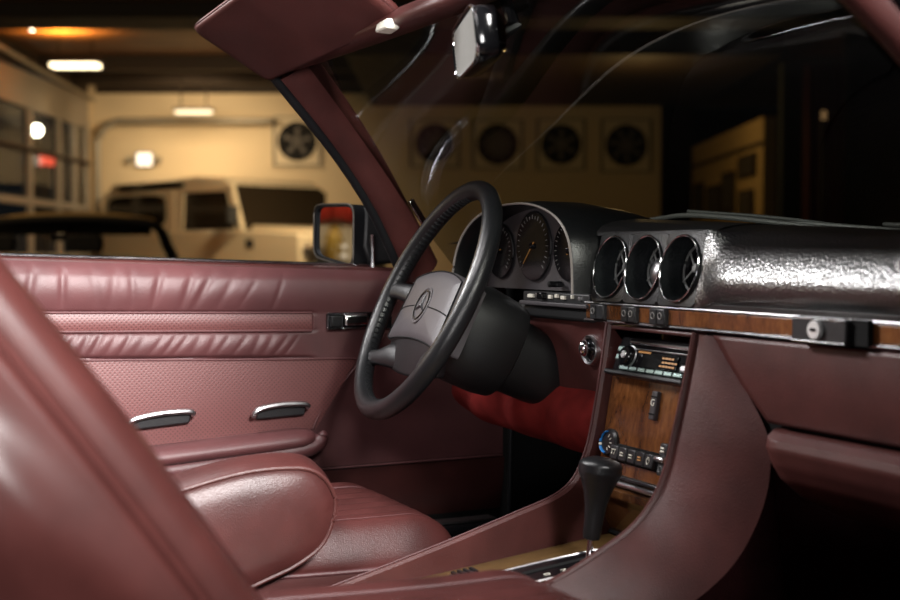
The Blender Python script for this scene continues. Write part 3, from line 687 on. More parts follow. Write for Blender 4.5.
# ---- wipers
def wiper(name, lab, pts, arm):
    o = thing(name, lab, 'wiper', pts[0]); o0 = Vector(pts[0])
    b = NB(); tube(b, [Vector(p)-o0 for p in catmull(pts, 6)], .0045, 8); obj('wiper_blade', b, 'grey', o)
    b = NB(); tube(b, [Vector(p)-o0 for p in catmull(arm, 6)], .0055, 8, sq=.6); obj('wiper_arm', b, 'grey', o)
    b = NB(); lathe(b, [(.016, -.02), (.016, .01), (.010, .016)], Vector(arm[-1])-o0, (0, 0, 1), 16); obj('wiper_pivot', b, 'satin', o)
M['grey'] = plain('grey_plastic', (.16, .165, .16), .4)
wiper('windshield_wiper', 'grey wiper lying along the base of the windshield, driver side', [(-.56, .335, .973), (-.47, .342, .981), (-.385, .345, .985), (-.25, .347, .976), (-.10, .345, .962), (.08, .342, .944)], [(-.385, .347, .992), (-.2, .362, .978), (-.05, .372, .962), (.12, .372, .940)])
wiper('windshield_wiper', 'shorter grey wiper lying along the base of the windshield, passenger side', [(-.20, .350, .967), (-.08, .354, .963), (.08, .350, .952), (.25, .335, .940), (.40, .30, .930)], [(.08, .352, .960), (.24, .352, .950), (.42, .330, .928)])

# ---- dashboard
db = thing('dashboard', 'black padded dashboard with hooded instruments, three round vents and a burl wood strip', 'dashboard', (0, .10, .70))
def bobj(n, b, m, par=None, **k):
    bmesh.ops.translate(b, vec=(0, -.10, -.70), verts=b.verts[:]); return obj(n, b, m, par or db, **k)
def topz(x): return .962-.045*x
# pad, right of the vents: rounded nose
def padR(u, v):
    x = lerp(.1083, .70, u); e = sm(.112, .19, x); zt = topz(x)
    prof = [(.016, .849), (.002, .853), (-.004-.008*e, .866), (-.003-.011*e, .885), (.002-.006*e, .905), (.012, .924), (.030, zt-.020), (.060, zt-.006), (.105, zt), (.16, zt-.003), (.30, zt-.022)]
    flat = [(-.005, .8485), (-.004, .853), (-.0025, .866), (.0015, .885), (.0055, .905), (.010, .928), (.016, .949), (.025, zt-.010), (.075, zt-.001), (.16, zt-.003), (.30, zt-.022)]
    g = sm(.1090, .150, x); prof = [(lerp(q[0], p[0], g), lerp(q[1], p[1], g)) for p, q in zip(prof, flat)]
    k = v*(len(prof)-1); i = min(len(prof)-2, int(k)); f = k-i
    P0 = prof[max(i-1, 0)]; P1 = prof[i]; P2 = prof[i+1]; P3 = prof[min(i+2, len(prof)-1)]
    c = lambda a: .5*((2*P1[a])+(P2[a]-P0[a])*f+(2*P0[a]-5*P1[a]+4*P2[a]-P3[a])*f*f+(3*P1[a]-P0[a]-3*P2[a]+P3[a])*f**3)
    return Vector((x, c(0)+.03*max(0, (x-.45)/.25)**2, c(1)))
b = NB(); grid(b, padR, 60, 60); 
bobj('dashboard_pad', b, 'dash')
def padC(u, v):                                  # above and behind the vents
    x = lerp(-.165, .1105, u); zt = topz(x)
    prof = [(.0135, .9445), (.016, .950), (.025, zt-.010), (.045, zt-.003), (.09, zt+.002), (.16, zt-.003), (.30, zt-.022)]
    k = v*(len(prof)-1); i = min(len(prof)-2, int(k)); f = k-i
    return Vector((x, lerp(prof[i][0], prof[i+1][0], f), lerp(prof[i][1], prof[i+1][1], f)))
b = NB(); grid(b, padC, 20, 30); bobj('upper_pad', b, 'fascia')
def padL(u, v):
    x = lerp(-.70, -.16, u); y = lerp(.02, .31, v); return Vector((x, y, .935+.02*math.sin(v*math.pi)-.045*0))
b = NB(); grid(b, padL, 20, 12); bobj('far_pad', b, 'hood')
# vent fascia with three openings
VX = (-.104, -.019, .066); VZ, VR = .8985, .0415
def vobj(n, b, m, par=None, **k):                # the vents lean with the fascia
    for v in b.verts: v.co.z = VZ+(v.co.z-VZ)*1.06; v.co.y += .005+(v.co.z-VZ)*.2
    return bobj(n, b, m, par, **k)
b = NB()
for vx in VX:
    inn, outp = [], []
    for k in range(48):
        q = 2*math.pi*k/48; c, s = math.cos(q), math.sin(q)
        m = min(.0426/max(abs(c), 1e-6), (.0435 if s > 0 else .0475)/max(abs(s), 1e-6))
        inn.append(b.verts.new((vx+VR*c, -.002, VZ+VR*s))); outp.append(b.verts.new((vx+m*c, -.001, VZ+m*s)))
    for k in range(48):
        b.faces.new((inn[k], inn[(k+1) % 48], outp[(k+1) % 48], outp[k]))
vobj('vent_fascia', b, 'fascia')
M['barrel'] = leather('vent_barrel', (.012, .014, .015), .22, 300, .3, .2, .0008)
for i, vx in enumerate(VX):
    b = NB(); secs = []
    for r, yy in ((VR, -.004), (VR*.99, .003), (VR*.94, .020), (VR*.80, .038)):
        secs.append([Vector((vx+r*math.cos(q), yy, VZ+r*math.sin(q))) for q in [2*math.pi*k/48 for k in range(48)]])
    loft(b, secs, True); v = vobj('air_vent', b, 'barrel')
    b = NB(); tube(b, ell((vx, -.005, VZ), (1, 0, 0), (0, 0, 1), VR+.0002, VR+.0002, 56), .0013, 8, True); vobj('vent_rim', b, 'chrome', v).parent = v
    b = NB(); lathe(b, [(.033, 0), (.033, -.006), (.030, -.008), (.027, -.002)], (vx, .034, VZ), (0, 1, 0), 40); vobj('nozzle', b, 'gloss', v)
    b = NB(); tube(b, ell((vx, .026, VZ), (1, 0, 0), (0, 0, 1), .0295, .0295, 40), .0016, 6, True); vobj('nozzle_ring', b, 'grey', v)
    b = NB()
    for q in (.7, 2.27): d = Vector((math.cos(q), 0, math.sin(q)))*.028; tube(b, [Vector((vx, .022, VZ))-d, Vector((vx, .022, VZ))+d], .0013, 6)
    lathe(b, [(.006, .008), (.006, -.004), (.004, -.006)], (vx, .026, VZ), (0, 1, 0), 16); vobj('cross_louver', b, 'grey', v)
    if i == 1: b = NB(); lathe(b, [(.020, .0), (.019, -.010), (.012, -.016), (.003, -.018)], (vx+.008, .028, VZ-.006), (0.0, 1, 0), 28); vobj('nozzle_cap', b, 'satin', v)
# instrument hood
HP = [(-.566, .858), (-.566, .885), (-.556, .915), (-.535, .943), (-.500, .968), (-.455, .985), (-.400, .995), (-.345, .9985), (-.300, .9975), (-.255, .991), (-.215, .979), (-.185, .962), (-.166, .940), (-.157, .912), (-.154, .885), (-.153, .858)]
HC = catmull([(x, 0, z) for x, z in HP], 5)
cx = -.36
def hs(y, sx, dz, sz=1.0): return [Vector((cx+(p.x-cx)*sx, y, .858+(p.z-.858)*sz+dz)) for p in HC]
b = NB(); loft(b, [hs(.030, .955, 0, .955), hs(-.005, .968, 0, .965), hs(-.028, .985, 0, .985), hs(-.032, 1.0, 0, 1.0), hs(-.027, 1.012, 0, 1.012), hs(.0, 1.03, 0, 1.025), hs(.06, 1.05, 0, 1.02), hs(.12, 1.10, 0, .96), hs(.18, 1.16, 0, .84), hs(.26, 1.2, 0, .62)]); bobj('instrument_hood', b, 'hood')
b = NB(); tube(b, hs(-.0325, .994, 0, .994), .0020, 6); bobj('hood_bead', b, M['bead'] if 'bead' in M else plain('hood_bead', (.30, .27, .25), .35))
b = NB(); prism(b, [p for p in hs(.022, .96, 0, .96)], (0, .012, 0)); bobj('instrument_face', b, 'cluster')
for gx, gz, gr, lab in ((-.480, .922, .046, 'fuel'), (-.362, .930, .056, 'speed'), (-.246, .922, .047, 'clock')):
    b = NB(); lathe(b, [(gr, -.004), (gr, .0), (gr*.98, .001)], (gx, .020, gz), (0, 1, 0), 48); g = bobj('gauge', b, 'gloss')
    b = NB(); tube(b, ell((gx, .0185, gz), (1, 0, 0), (0, 0, 1), gr, gr, 56), .0022, 8, True); bobj('gauge_ring', b, 'black', g)
    b = NB()
    for k in range(25):
        q = R(-225+270*k/24); d = Vector((math.cos(q), 0, -math.sin(q))); tube(b, [Vector((gx, .0155, gz))+d*gr*.80, Vector((gx, .0155, gz))+d*gr*(.88 if k % 2 else .92)], .0006, 4)
    bobj('dial_marks', b, 'tick', g)
    b = NB(); q = R({'fuel': 200, 'speed': 225, 'clock': 60}[lab]); d = Vector((math.cos(q), 0, math.sin(q)))
    tube(b, [Vector((gx, .0145, gz))-d*gr*.15, Vector((gx, .0145, gz))+d*gr*.74], [.0012, .0006], 6); bobj('needle', b, 'orange', g)
    b = NB(); lathe(b, [(.005, .002), (.005, -.003), (.002, -.005)], (gx, .0145, gz), (0, 1, 0), 16); bobj('needle_cap', b, 'gloss', g)
b = NB(); box(b, (-.272, .012, .868), (.018, .010, .004)); lathe(b, [(.005, .01), (.005, -.012), (.003, -.014)], (-.276, .010, .869), (0, 1, 0), 12); bobj('trip_knob', b, 'black')
# heater slider panel
b = NB(); box(b, (-.262, .010, .848), (.205, .020, .016)); bobj('slider_panel', b, 'switch', bevel=.002)
b = NB(); box(b, (-.262, .006, .8375), (.207, .026, .007)); bobj('slider_shelf', b, 'cluster', bevel=.002)
for i, (sx, wd, m) in enumerate(((-.335, .018, 'white'), (-.312, .010, 'satin'), (-.272, .010, 'white'), (-.252, .008, 'white'), (-.232, .012, 'white'), (-.205, .005, 'white'), (-.183, .006, 'satin'))):
    b = NB(); box(b, (sx, -.001, .849+(.002 if i % 2 else 0)), (wd, .006, .006)); bobj('slider_mark', b, m, bevel=.001)
b = NB(); box(b, (-.296, -.004, .850), (.016, .012, .011)); bobj('slider_knob', b, 'gloss', bevel=.002)
b = NB(); box(b, (-.36, .016, .824), (.41, .03, .022)); bobj('lower_lip', b, 'column', bevel=.006, seg=3)
# wood strip with chrome edges
b = NB(); box(b, (.264, .006, .8315), (.862, .014, .0225)); bobj('wood_strip', b, 'wood', bevel=.002)
b = NB(); tube(b, [(-.168, -.0015, .8445), (.69, -.0015, .8445)], .0016, 6); bobj('chrome_edge', b, 'satin')
b = NB(); tube(b, [(-.168, -.0015, .8185), (.69, -.0015, .8185)], .0022, 6); bobj('chrome_edge', b, 'chrome')
b = NB(); box(b, (.27, .010, .8490), (.85, .016, .0075)); bobj('pad_lip', b, 'black', bevel=.001)
for sx in (-.1265, -.0435, .0275):
    b = NB(); box(b, (sx, -.0025, .8318), (.036, .012, .0225)); s = bobj('rocker_switch', b, 'switch', bevel=.002)
    b = NB(); tube(b, ell((sx-.008, -.0095, .833), (1, 0, 0), (0, 0, 1), .0042, .0042, 16), .0008, 5, True)
    if sx > -.1: tube(b, ell((sx+.009, -.0095, .833), (1, 0, 0), (0, 0, 1), .0042, .0042, 16), .0008, 5, True)
    bobj('switch_mark', b, 'tick', s)
    b = NB(); box(b, (sx, -.0088, .8318), (.0012, .001, .019)); bobj('switch_split', b, 'matte', s)
b = NB(); box(b, (.353, -.006, .8315), (.088, .020, .0285)); lk = bobj('lock_plate', b, 'switch', bevel=.002)
for z in (.8445, .8185): b = NB(); tube(b, [(.310, -.0165, z), (.396, -.0165, z)], .0012, 6); bobj('lock_trim', b, 'chrome', lk)
b = NB(); box(b, (.410, -.003, .8315), (.026, .012, .0285)); bobj('latch_gap', b, 'matte', lk)
b = NB(); lathe(b, [(.0105, .006), (.0105, -.004), (.0095, -.005)], (.351, -.0165, .8320), (0, 1, 0), 28); bobj('lock_cylinder', b, plain('polished_lock', (.9, .9, .88), .35, .3), lk)
b = NB(); box(b, (.351, -.0222, .8325), (.0085, .0012, .0034)); bobj('keyhole', b, 'matte', lk)
# glove box door and lower shelf
def glove(u, v):
    zt, zb = .813, .712; z = lerp(zt, zb, v); x0 = lerp(.142, .243, v); x = lerp(x0, .665, u)
    return Vector((x, -.004*math.sin(v*math.pi)+.006*v+.02*max(0, (x-.45)/.25)**2, z))
b = NB(); grid(b, glove, 40, 20); x = bobj('glove_box_door', b, 'leather'); s = x.modifiers.new('s', 'SOLIDIFY'); s.thickness = .012; s.offset = -1
b = NB(); grid(b, lambda u, v: Vector((lerp(.10, .69, u), .022, lerp(.815, .69, v))), 4, 4); x = bobj('glove_box_frame', b, 'matte'); s = x.modifiers.new('s', 'SOLIDIFY'); s.thickness = .02; s.offset = -1
def shelf(u, v):
    x = lerp(.250, .68, u); pr = [(.018, .705), (.004, .7075), (-.010, .7055), (-.020, .698), (-.022, .688), (-.014, .668), (.0, .648), (.03, .625), (.08, .60)]
    k = v*(len(pr)-1); i = min(len(pr)-2, int(k)); f = k-i
    e = sm(.250, .275, x); return Vector((x, lerp(pr[i][0], pr[i+1][0], f)+.02*(1-e), lerp(pr[i][1], pr[i+1][1], f)))
b = NB(); grid(b, shelf, 30, 33); bobj('parcel_shelf', b, 'leather')
# burgundy lower dash on the driver side, ignition and knee pad
def lowd(u, v):
    x = lerp(-.66, -.113, u); z = lerp(.815, .700, v)
    d = math.hypot((x+.192)/.05, (z-.768)/.052)
    return Vector((x, .012+.012*v+.007*max(0, 1-d*d*.8)**1.2, z))
b = NB(); grid(b, lowd, 110, 40); bobj('lower_dash', b, 'leather')
IG = (-.187, .022, .770)
b = NB(); lathe(b, [(.0235, .012), (.0235, -.004), (.0220, -.0065), (.0185, -.005), (.0175, .004)], IG, (0, 1, 0), 40); ig = bobj('ignition_bezel', b, 'satin')
b = NB(); lathe(b, [(.0175, .006), (.0170, -.002), (.010, -.005), (.002, -.0055)], IG, (0, 1, 0), 28); bobj('ignition_barrel', b, 'gloss', ig)
b = NB(); bmesh.ops.create_uvsphere(b, u_segments=20, v_segments=12, radius=1)
for v in b.verts: v.co = Vector((v.co.x*.0085-.187, v.co.y*.009+.009, v.co.z*.0125+.773))
bobj('ignition_key', b, 'chrome', ig)
def knee(u, v):
    x = lerp(-.66, -.114, u); q = lerp(R(80), R(-120), v)
    zc = lerp(.662, .656, u); rz = lerp(.050, .058, u)
    if x < -.50: rz *= 1
    e = math.sqrt(max(.0, 1-max(0, (-.50-x)/.16)**2))
    return Vector((x, .055-.065*math.cos(q)*(.5+.5*e)+.006*math.sin(x*43+v*4)*math.cos(q), zc+rz*math.sin(q)*(.6+.4*e)))
b = NB(); grid(b, knee, 60, 30); bobj('knee_pad', b, 'velour')

# ---- steering wheel
WC = Vector((-.3586, -.1804, .8462)); rk, yw = R(26.5), R(-6)
Wn = Vector((math.sin(yw)*math.cos(rk), -math.cos(yw)*math.cos(rk), math.sin(rk))); Wu = Vector((math.cos(yw), math.sin(yw), 0)); Wv = Wn.cross(Wu)
Wv = -Wv if Wv.z < 0 else Wv
WM = Matrix((Wu, Wv, Wn)).transposed().to_4x4(); WM.translation = WC
sw = thing('steering_wheel', 'black four-spoke steering wheel with a square black centre pad coloured grey as lit', 'steering wheel', WC)
sw.rotation_euler = WM.to_euler()
def uv(u, v, n=0): return Vector((u, v, n))
b = NB(); RW_ = .1925
tube(b, [uv(RW_*math.cos(q), RW_*math.sin(q), 0) for q in [2*math.pi*k/96 for k in range(96)]], .0158, 18, True, (0, 0, 1)); obj('rim', b, 'rim', sw)
def grips(b):
    for k in range(70):
        q = R(95+k*3.2)
        c = uv(math.cos(q), math.sin(q), 0)
        tube(b, [c*(RW_-.0150)+uv(0, 0, -.006), c*(RW_-.0163), c*(RW_-.0150)+uv(0, 0, .006)], .0016, 5)
b = NB(); grips(b); x = obj('finger_ridges', b, 'rim', sw); x['kind'] = 'stuff'
padO = [(-.117, .030), (-.111, .040), (-.06, .0505), (0, .0545), (.06, .0505), (.111, .040), (.117, .030), (.122, -.02), (.126, -.064), (.118, -.076), (.07, -.0715), (0, -.0685), (-.07, -.0715), (-.118, -.076), (-.126, -.064), (-.122, -.02)]
po = catmull([uv(x, y) for x, y in padO], 4, True)
PD = -.019
def psec(s, n, bul=0): return [uv(p.x*s, (p.y+.01)*s-.01, n+PD) for p in po]
b = NB(); loft(b, [psec(.97, -.03), psec(1.0, -.012), psec(1.0, .004), psec(.985, .009), psec(.95, .012), psec(.75, .016), psec(.45, .0185), psec(.15, .0195), psec(.01, .0197)], True, True); obj('centre_pad', b, 'hub', sw)
def seamz(u, v):
    s = max(abs(u)/.123, abs(v+.01)/.066); return interp([(0, .0197), (.15, .0195), (.45, .0185), (.75, .016), (.95, .012), (1, .004)], s)+.0004+PD
b = NB(); tube(b, [p*1+uv(0, 0, 0) for p in psec(.955, .0122)], .0013, 6, True)
cl = [(-.117, -.022), (-.08, -.0165), (-.031, -.013)]
for sg in (-1, 1): tube(b, [uv(sg*abs(x), y, seamz(x, y)) for x, y in catmull2] if False else [uv(sg*abs(p.x), p.y, seamz(p.x, p.y)-.0002) for p in catmull([uv(x, y) for x, y in cl], 5)], .0011, 6)
obj('pad_seam', b, 'matte', sw)
EC = uv(0, -.011, .0195+PD)
b = NB(); lathe(b, [(.0315, -.002), (.0315, .0008), (.0295, .0014), (.0280, .0008), (.027, -.0005)], EC, (0, 0, 1), 44); em = obj('emblem_boss', b, 'hub', sw)
b = NB(); tube(b, [EC+uv(.0245*math.cos(q), .0245*math.sin(q), .0012) for q in [2*math.pi*k/44 for k in range(44)]], .0012, 6, True)
obj('emblem_ring', b, 'hub_dark', em)
b = NB()
for k in range(3):
    q = R(90+120*k); d = uv(math.cos(q), math.sin(q)); s = uv(-d.y, d.x)
    tip = b.verts.new(EC+d*.0245+uv(0, 0, .001)); l = b.verts.new(EC+s*.0045-d*.002+uv(0, 0, .0008)); r_ = b.verts.new(EC-s*.0045-d*.002+uv(0, 0, .0008)); t = b.verts.new(EC+d*.004+uv(0, 0, .0032))
    b.faces.new((tip, l, t)); b.faces.new((tip, t, r_)); b.faces.new((l, r_, t))
obj('emblem_star', b, 'hub_dark', em, smooth=False)
# spokes
def spoke(pts, ws, ds):
    b = NB(); P3 = [uv(*p) for p in pts]; secs = []
    for i, p in enumerate(P3):
        t = (P3[min(i+1, len(P3)-1)]-P3[max(i-1, 0)]).normalized(); s = uv(0, 0, 1).cross(t).normalized(); k = t.cross(s)
        secs.append([p+s*math.copysign(abs(math.cos(q))**.7, math.cos(q))*ws[i]+k*math.sin(q)*ds[i] for q in [2*math.pi*j/18 for j in range(18)]])
    loft(b, secs, True, True); obj('spoke', b, 'hub_dark', sw)
for sg in (-1, 1):
    spoke([(sg*.105, .012, -.026), (sg*.13, .011, -.016), (sg*.16, .010, -.005), (sg*.190, .008, 0)], [.024, .017, .014, .016], [.010, .009, .008, .009])
    spoke([(sg*.055, -.092, -.034), (sg*.09, -.099, -.016), (sg*.120, -.109, -.008), (sg*.152, -.118, 0)], [.026, .022, .014, .014], [.013, .011, .008, .009])
b = NB(); grid(b, lambda u, v: uv(lerp(-.126, .126, u)*(1-.10*v), lerp(-.058, -.124, v)+.010*v*(2*u-1)**2, -.008-.013*v**1.6-.006*abs(2*u-1)**3), 30, 14); x = obj('lower_bridge', b, 'hub_dark', sw); q = x.modifiers.new('s', 'SOLIDIFY'); q.thickness = .02; q.offset = -1
b = NB(); lathe(b, [(.070, -.012), (.068, -.035), (.055, -.045)], (0, -.02, 0), (0, 0, 1), 36); obj('hub_back', b, 'column', sw)

# ---- steering column
sc = thing('steering_column', 'bulky charcoal steering column shroud behind the wheel', 'steering column', WC-Wn*.10)
sc.rotation_euler = WM.to_euler()
def csec(n, ru, rv, du=0, dv=0): return [uv(du+ru*math.copysign(abs(math.cos(q))**.75, math.cos(q)), dv-.02+rv*math.copysign(abs(math.sin(q))**.75, math.sin(q)), n) for q in [2*math.pi*k/36 for k in range(36)]]
b = NB(); loft(b, [csec(.052, .060, .066), csec(.045, .075, .078), csec(.01, .082, .084), csec(-.035, .080, .082), csec(-.055, .074, .078), csec(-.062, .06, .065)], True, True); obj('front_shroud', b, 'column', sc)
b = NB(); loft(b, [csec(-.05, .058, .062), csec(-.09, .056, .060), csec(-.20, .050, .052, 0, -.0), csec(-.30, .045, .05)], True, True); obj('rear_shroud', b, 'column', sc)
b = NB(); tube(b, catmull([uv(-.02, -.085, .03), uv(-.08, -.100, .035), uv(-.15, -.095, .04)], 6), .006, 8); obj('indicator_stalk', b, 'black', sc)

# ---- centre console
cc = thing('centre_console', 'burgundy leather centre console with walnut panel and golden wood floor', 'console', (0, -.20, .30))
def cobj(n, b, m, par=None, **k):
    bmesh.ops.translate(b, vec=(0, .20, -.30), verts=b.verts[:]); return obj(n, b, m, par or cc, **k)
LE = catmull([(0, -.66, .425), (0, -.473, .462), (0, -.285, .509), (0, -.15, .547), (0, -.085, .567), (0, -.055, .588), (0, -.038, .618), (0, -.026, .655), (0, -.011, .732), (0, .002, .813)], 8)
b = NB(); loft(b, [[p+Vector((x, 0, 0)) for p in LE]+[] for x in (-.100,)]+[[p+Vector((-.103, -.004, .003)) for p in LE], [p+Vector((-.109, -.005, .004)) for p in LE], [p+Vector((-.114, -.002, .001)) for p in LE]])
loft(b, [[p+Vector((-.100, 0, 0)) for p in LE], [Vector((-.100, max(p.y, -.66)+.10, p.z-.12)) for p in LE]])
loft(b, [[p+Vector((-.114, -.002, .001)) for p in LE], [Vector((-.116, p.y+.06, max(.29, p.z-.16))) for p in LE], [Vector((-.116, p.y+.10, .29)) for p in LE]])
cobj('side_rail', b, 'leather')
b = NB(); tube(b, [p+Vector((-.1055, -.0052, .0042)) for p in LE], .0011, 5); cobj('rail_stitching', b, 'leather_door')
# right-hand flank
RE = catmull([(.104, -.66, .415), (.104, -.42, .456), (.104, -.30, .484), (.104, -.208, .511), (.104, -.14, .541), (.104, -.095, .566), (.104, -.066, .595), (.104, -.046, .632), (.104, -.030, .687), (.104, -.012, .760), (.104, .000, .812)], 8)
FE = catmull([(.118, -.66, .30), (.125, -.42, .34), (.135, -.30, .385), (.150, -.20, .42), (.172, -.12, .455), (.195, -.06, .492), (.218, -.015, .545), (.236, .010, .62), (.232, .016, .690), (.190, .012, .750), (.142, .006, .812)], 8)
def flank(u, v):
    k = u*(len(RE)-1); i = min(len(RE)-2, int(k)); f = k-i
    a = RE[i].lerp(RE[i+1], f)+Vector((.006, .001, 0)); c = FE[i].lerp(FE[i+1], f); p = a.lerp(c, v)
    h = math.sin(v*math.pi); p = p+Vector((.006*h*(1-u), -.004*h, 0)); return p
b = NB(); grid(b, flank, 90, 24)
loft(b, [[p+Vector(o) for p in RE] for o in ((.006, .001, 0), (.005, -.003, .0025), (.002, -.005, .004), (-.002, -.004, .003), (-.004, 0, 0))]+[[Vector((.100, p.y+.10, p.z-.12)) for p in RE]])
cobj('side_flank', b, 'leather')
# carpet flank below it
b = NB(); loft(b, [[p for p in FE[:]], [Vector((p.x+.004, p.y+.06, .285)) for p in FE]]); cobj('carpet_flank', b, 'carpet')
# wood floor, stack panel, drawer, tray
b = NB(); prism(b, [(-.1, -.64, .4395), (.1, -.64, .4395), (.1, .01, .5085), (-.1, .01, .5085)], (0, 0, -.012)); cobj('wood_floor', b, 'wood_floor')
SP0, SP1 = Vector((0, -.022, .598)), Vector((0, .0045, .7465)); sdir = (SP1-SP0).normalized(); snor = Vector((0, -sdir.z, sdir.y))
def stk(x, s, o=0): return Vector((x, 0, 0))+SP0+sdir*s+snor*o
SROT = Matrix((Vector((1, 0, 0)), -snor, sdir)).transposed()      # local x right, y into the panel, z up the panel
b = NB(); box(b, stk(0, .0745, -.006), (.200, .012, .152), SROT); cobj('walnut_panel', b, 'wood', bevel=.002)
b = NB(); box(b, stk(0, -.005, .003), (.200, .014, .008), SROT); cobj('tray_trim', b, 'satin', bevel=.003)
b = NB(); box(b, stk(0, .004, .003), (.200, .010, .006), SROT); cobj('tray_slot', b, 'black', bevel=.002)
b = NB(); grid(b, lambda u, v: Vector((lerp(-.1, .1, u), interp([(0, -.026), (.2, -.034), (.35, -.034), (.5, -.020), (1, .006)], v), interp([(0, .588), (.2, .584), (.35, .574), (.5, .560), (1, .502)], v))), 10, 40); cobj('walnut_drawer', b, 'wood_dark')
b = NB(); lathe(b, [(.004, 0), (.003, .004)], (.055, -.034, .580), (0, -1, 0.2), 12); cobj('drawer_knob', b, 'chrome')
b = NB(); tube(b, [(-.098, .0, .511), (.098, .0, .511)], .004, 6); cobj('floor_joint', b, 'matte')
# climate switches
b = NB(); box(b, stk(.021, .112, .002), (.013, .010, .040), SROT); s = cobj('window_rocker', b, 'cluster', bevel=.002)
b = NB(); box(b, stk(.021, .124, .0072), (.013, .001, .002), SROT); box(b, stk(.021, .100, .0072), (.013, .001, .002), SROT); cobj('rocker_line', b, 'matte', s)
letter('rocker_letter', 'G', stk(.021, .1155, .0078)-Vector((0, -.20, .30)), (R(90)-math.atan2(sdir.y, sdir.z), 0, 0), .013, 'white', s)
b = NB(); lathe(b, [(.020, -.004), (.020, .004), (.017, .007), (.004, .008)], stk(-.075, .048, 0), snor, 32); s = cobj('temperature_dial', b, 'black')
for q0, q1, m in ((95, 185, 'blue'), (190, 202, 'white'), (208, 265, 'blue')):
    b = NB(); tube(b, [stk(-.075+.0155*math.cos(R(q)), .048+.0155*math.sin(R(q)), .0078) for q in [lerp(q0, q1, k/14) for k in range(15)]], .0030, 6, sq=.4); cobj('dial_scale', b, m, s)
b = NB()
for k in range(5): q = R(-70+k*35); tube(b, [stk(-.075+.008*math.cos(q), .048+.008*math.sin(q), .0084), stk(-.075+.012*math.cos(q), .048+.012*math.sin(q), .0080)], .0006, 4)
cobj('dial_marks', b, 'white', s)
def fan(b, x, s, r):
    for k in range(4):
        q = R(45+90*k); c = stk(x+r*.55*math.cos(q), s+r*.55*math.sin(q), .0098); tube(b, [c-Vector((r*.3, 0, 0)), c+Vector((r*.3, 0, 0))], r*.24, 6)
for i, sx in enumerate((-.052, -.031, -.009, .0125, .033)):
    b = NB(); box(b, stk(sx, .0365, .003), (.0195, .012, .020), SROT); s = cobj('climate_button', b, 'switch', bevel=.002)
    b = NB()
    if i == 4: tube(b, [stk(sx+.0032*math.cos(q), .0365+.0046*math.sin(q), .0095) for q in [2*math.pi*k/20 for k in range(20)]], .0006, 5, True)
    elif i == 0: tube(b, [stk(sx-.004, .034, .0095), stk(sx-.004, .040, .0095), stk(sx+.004, .041, .0095), stk(sx+.001, .034, .0095)], .0013, 5)
    else: fan(b, sx, .0365, .0048)
    cobj('button_symbol', b, 'white' if i != 3 else 'orange', s)
b = NB(); box(b, stk(-.010, .0365, -.001), (.110, .008, .026), SROT); cobj('button_surround', b, 'matte', bevel=.002)
for k, sz in enumerate((.056, .030)):
    b = NB(); box(b, stk(.063, sz, .003), (.016, .012, .018), SROT); s = cobj('fan_switch', b, 'switch', bevel=.002)
    b = NB(); fan(b, .063, sz, .0055) if k == 0 else tube(b, [stk(.063+.004*math.cos(q), sz+.004*math.sin(q), .0095) for q in [2*math.pi*k_/16 for k_ in range(16)]], .0006, 5, True)
    cobj('switch_symbol', b, 'white' if k == 0 else 'grey', s)
b = NB(); box(b, stk(.061, .043, .008), (.022, .014, .008), SROT); cobj('fan_lever', b, 'satin', bevel=.003)
# shift plate
def fz(y): return .5085+.1062*(y-.01)
fs = math.atan(.1062)
FROT = Matrix.Rotation(fs, 3, 'X')
b = NB(); o = [(-.030, -.215), (.040, -.215), (.044, -.150), (.044, -.075), (.036, -.062), (-.018, -.062), (-.026, -.075), (-.030, -.150)]
prism(b, [(x, y, fz(y)+.001) for x, y in o], (0, 0, .005)); sp_ = cobj('shift_plate', b, 'gloss', bevel=.003)
b = NB(); tube(b, [(x, y, fz(y)+.006) for x, y in o], .0022, 6, True); cobj('plate_frame', b, 'satin', sp_)
b = NB(); box(b, (.0, -.14, fz(-.14)+.006), (.010, .12, .002), FROT); cobj('gate_slot', b, 'matte', sp_)
for i, ch in enumerate('PRND'):
    yy = -.100-.026*i; letter('gate_letter', ch, (.026, yy+.20, fz(yy)+.0072-.30), (fs, 0, R(0)), .012, 'white', sp_)
b = NB(); box(b, (-.050, -.262, fz(-.262)+.005), (.026, .036, .008), FROT); ws = cobj('window_switch', b, 'switch', bevel=.003)
b = NB()
for k in range(4): box(b, (-.050, -.275+.009*k, fz(-.275+.009*k)+.0095), (.022, .004, .005), FROT)
cobj('switch_ridges', b, 'black', ws)
# ---- gear lever
gz = fz(-.098)
gl_ = thing('gear_lever', 'black gear lever with a pear-shaped knob on a thin chrome shaft', 'gear lever', (0, -.098, gz+.004))
b = NB(); lathe(b, [(.0045, -.004), (.0045, .036)], (0, 0, 0), (.03, .13, 1), 16); obj('shaft', b, 'chrome', gl_)
kn = [(.006, .026), (.0105, .028), (.0115, .034), (.0120, .050), (.0135, .070), (.0170, .088), (.0225, .104), (.0268, .114), (.0278, .119), (.0272, .1225), (.0278, .1250), (.0268, .1285), (.0225, .1325), (.013, .136), (.003, .137)]
b = NB(); lathe(b, [(r*1.08, h*1.03) for r, h in kn], (0, 0, 0), (.03, .13, 1), 40); obj('knob', b, 'rim', gl_)
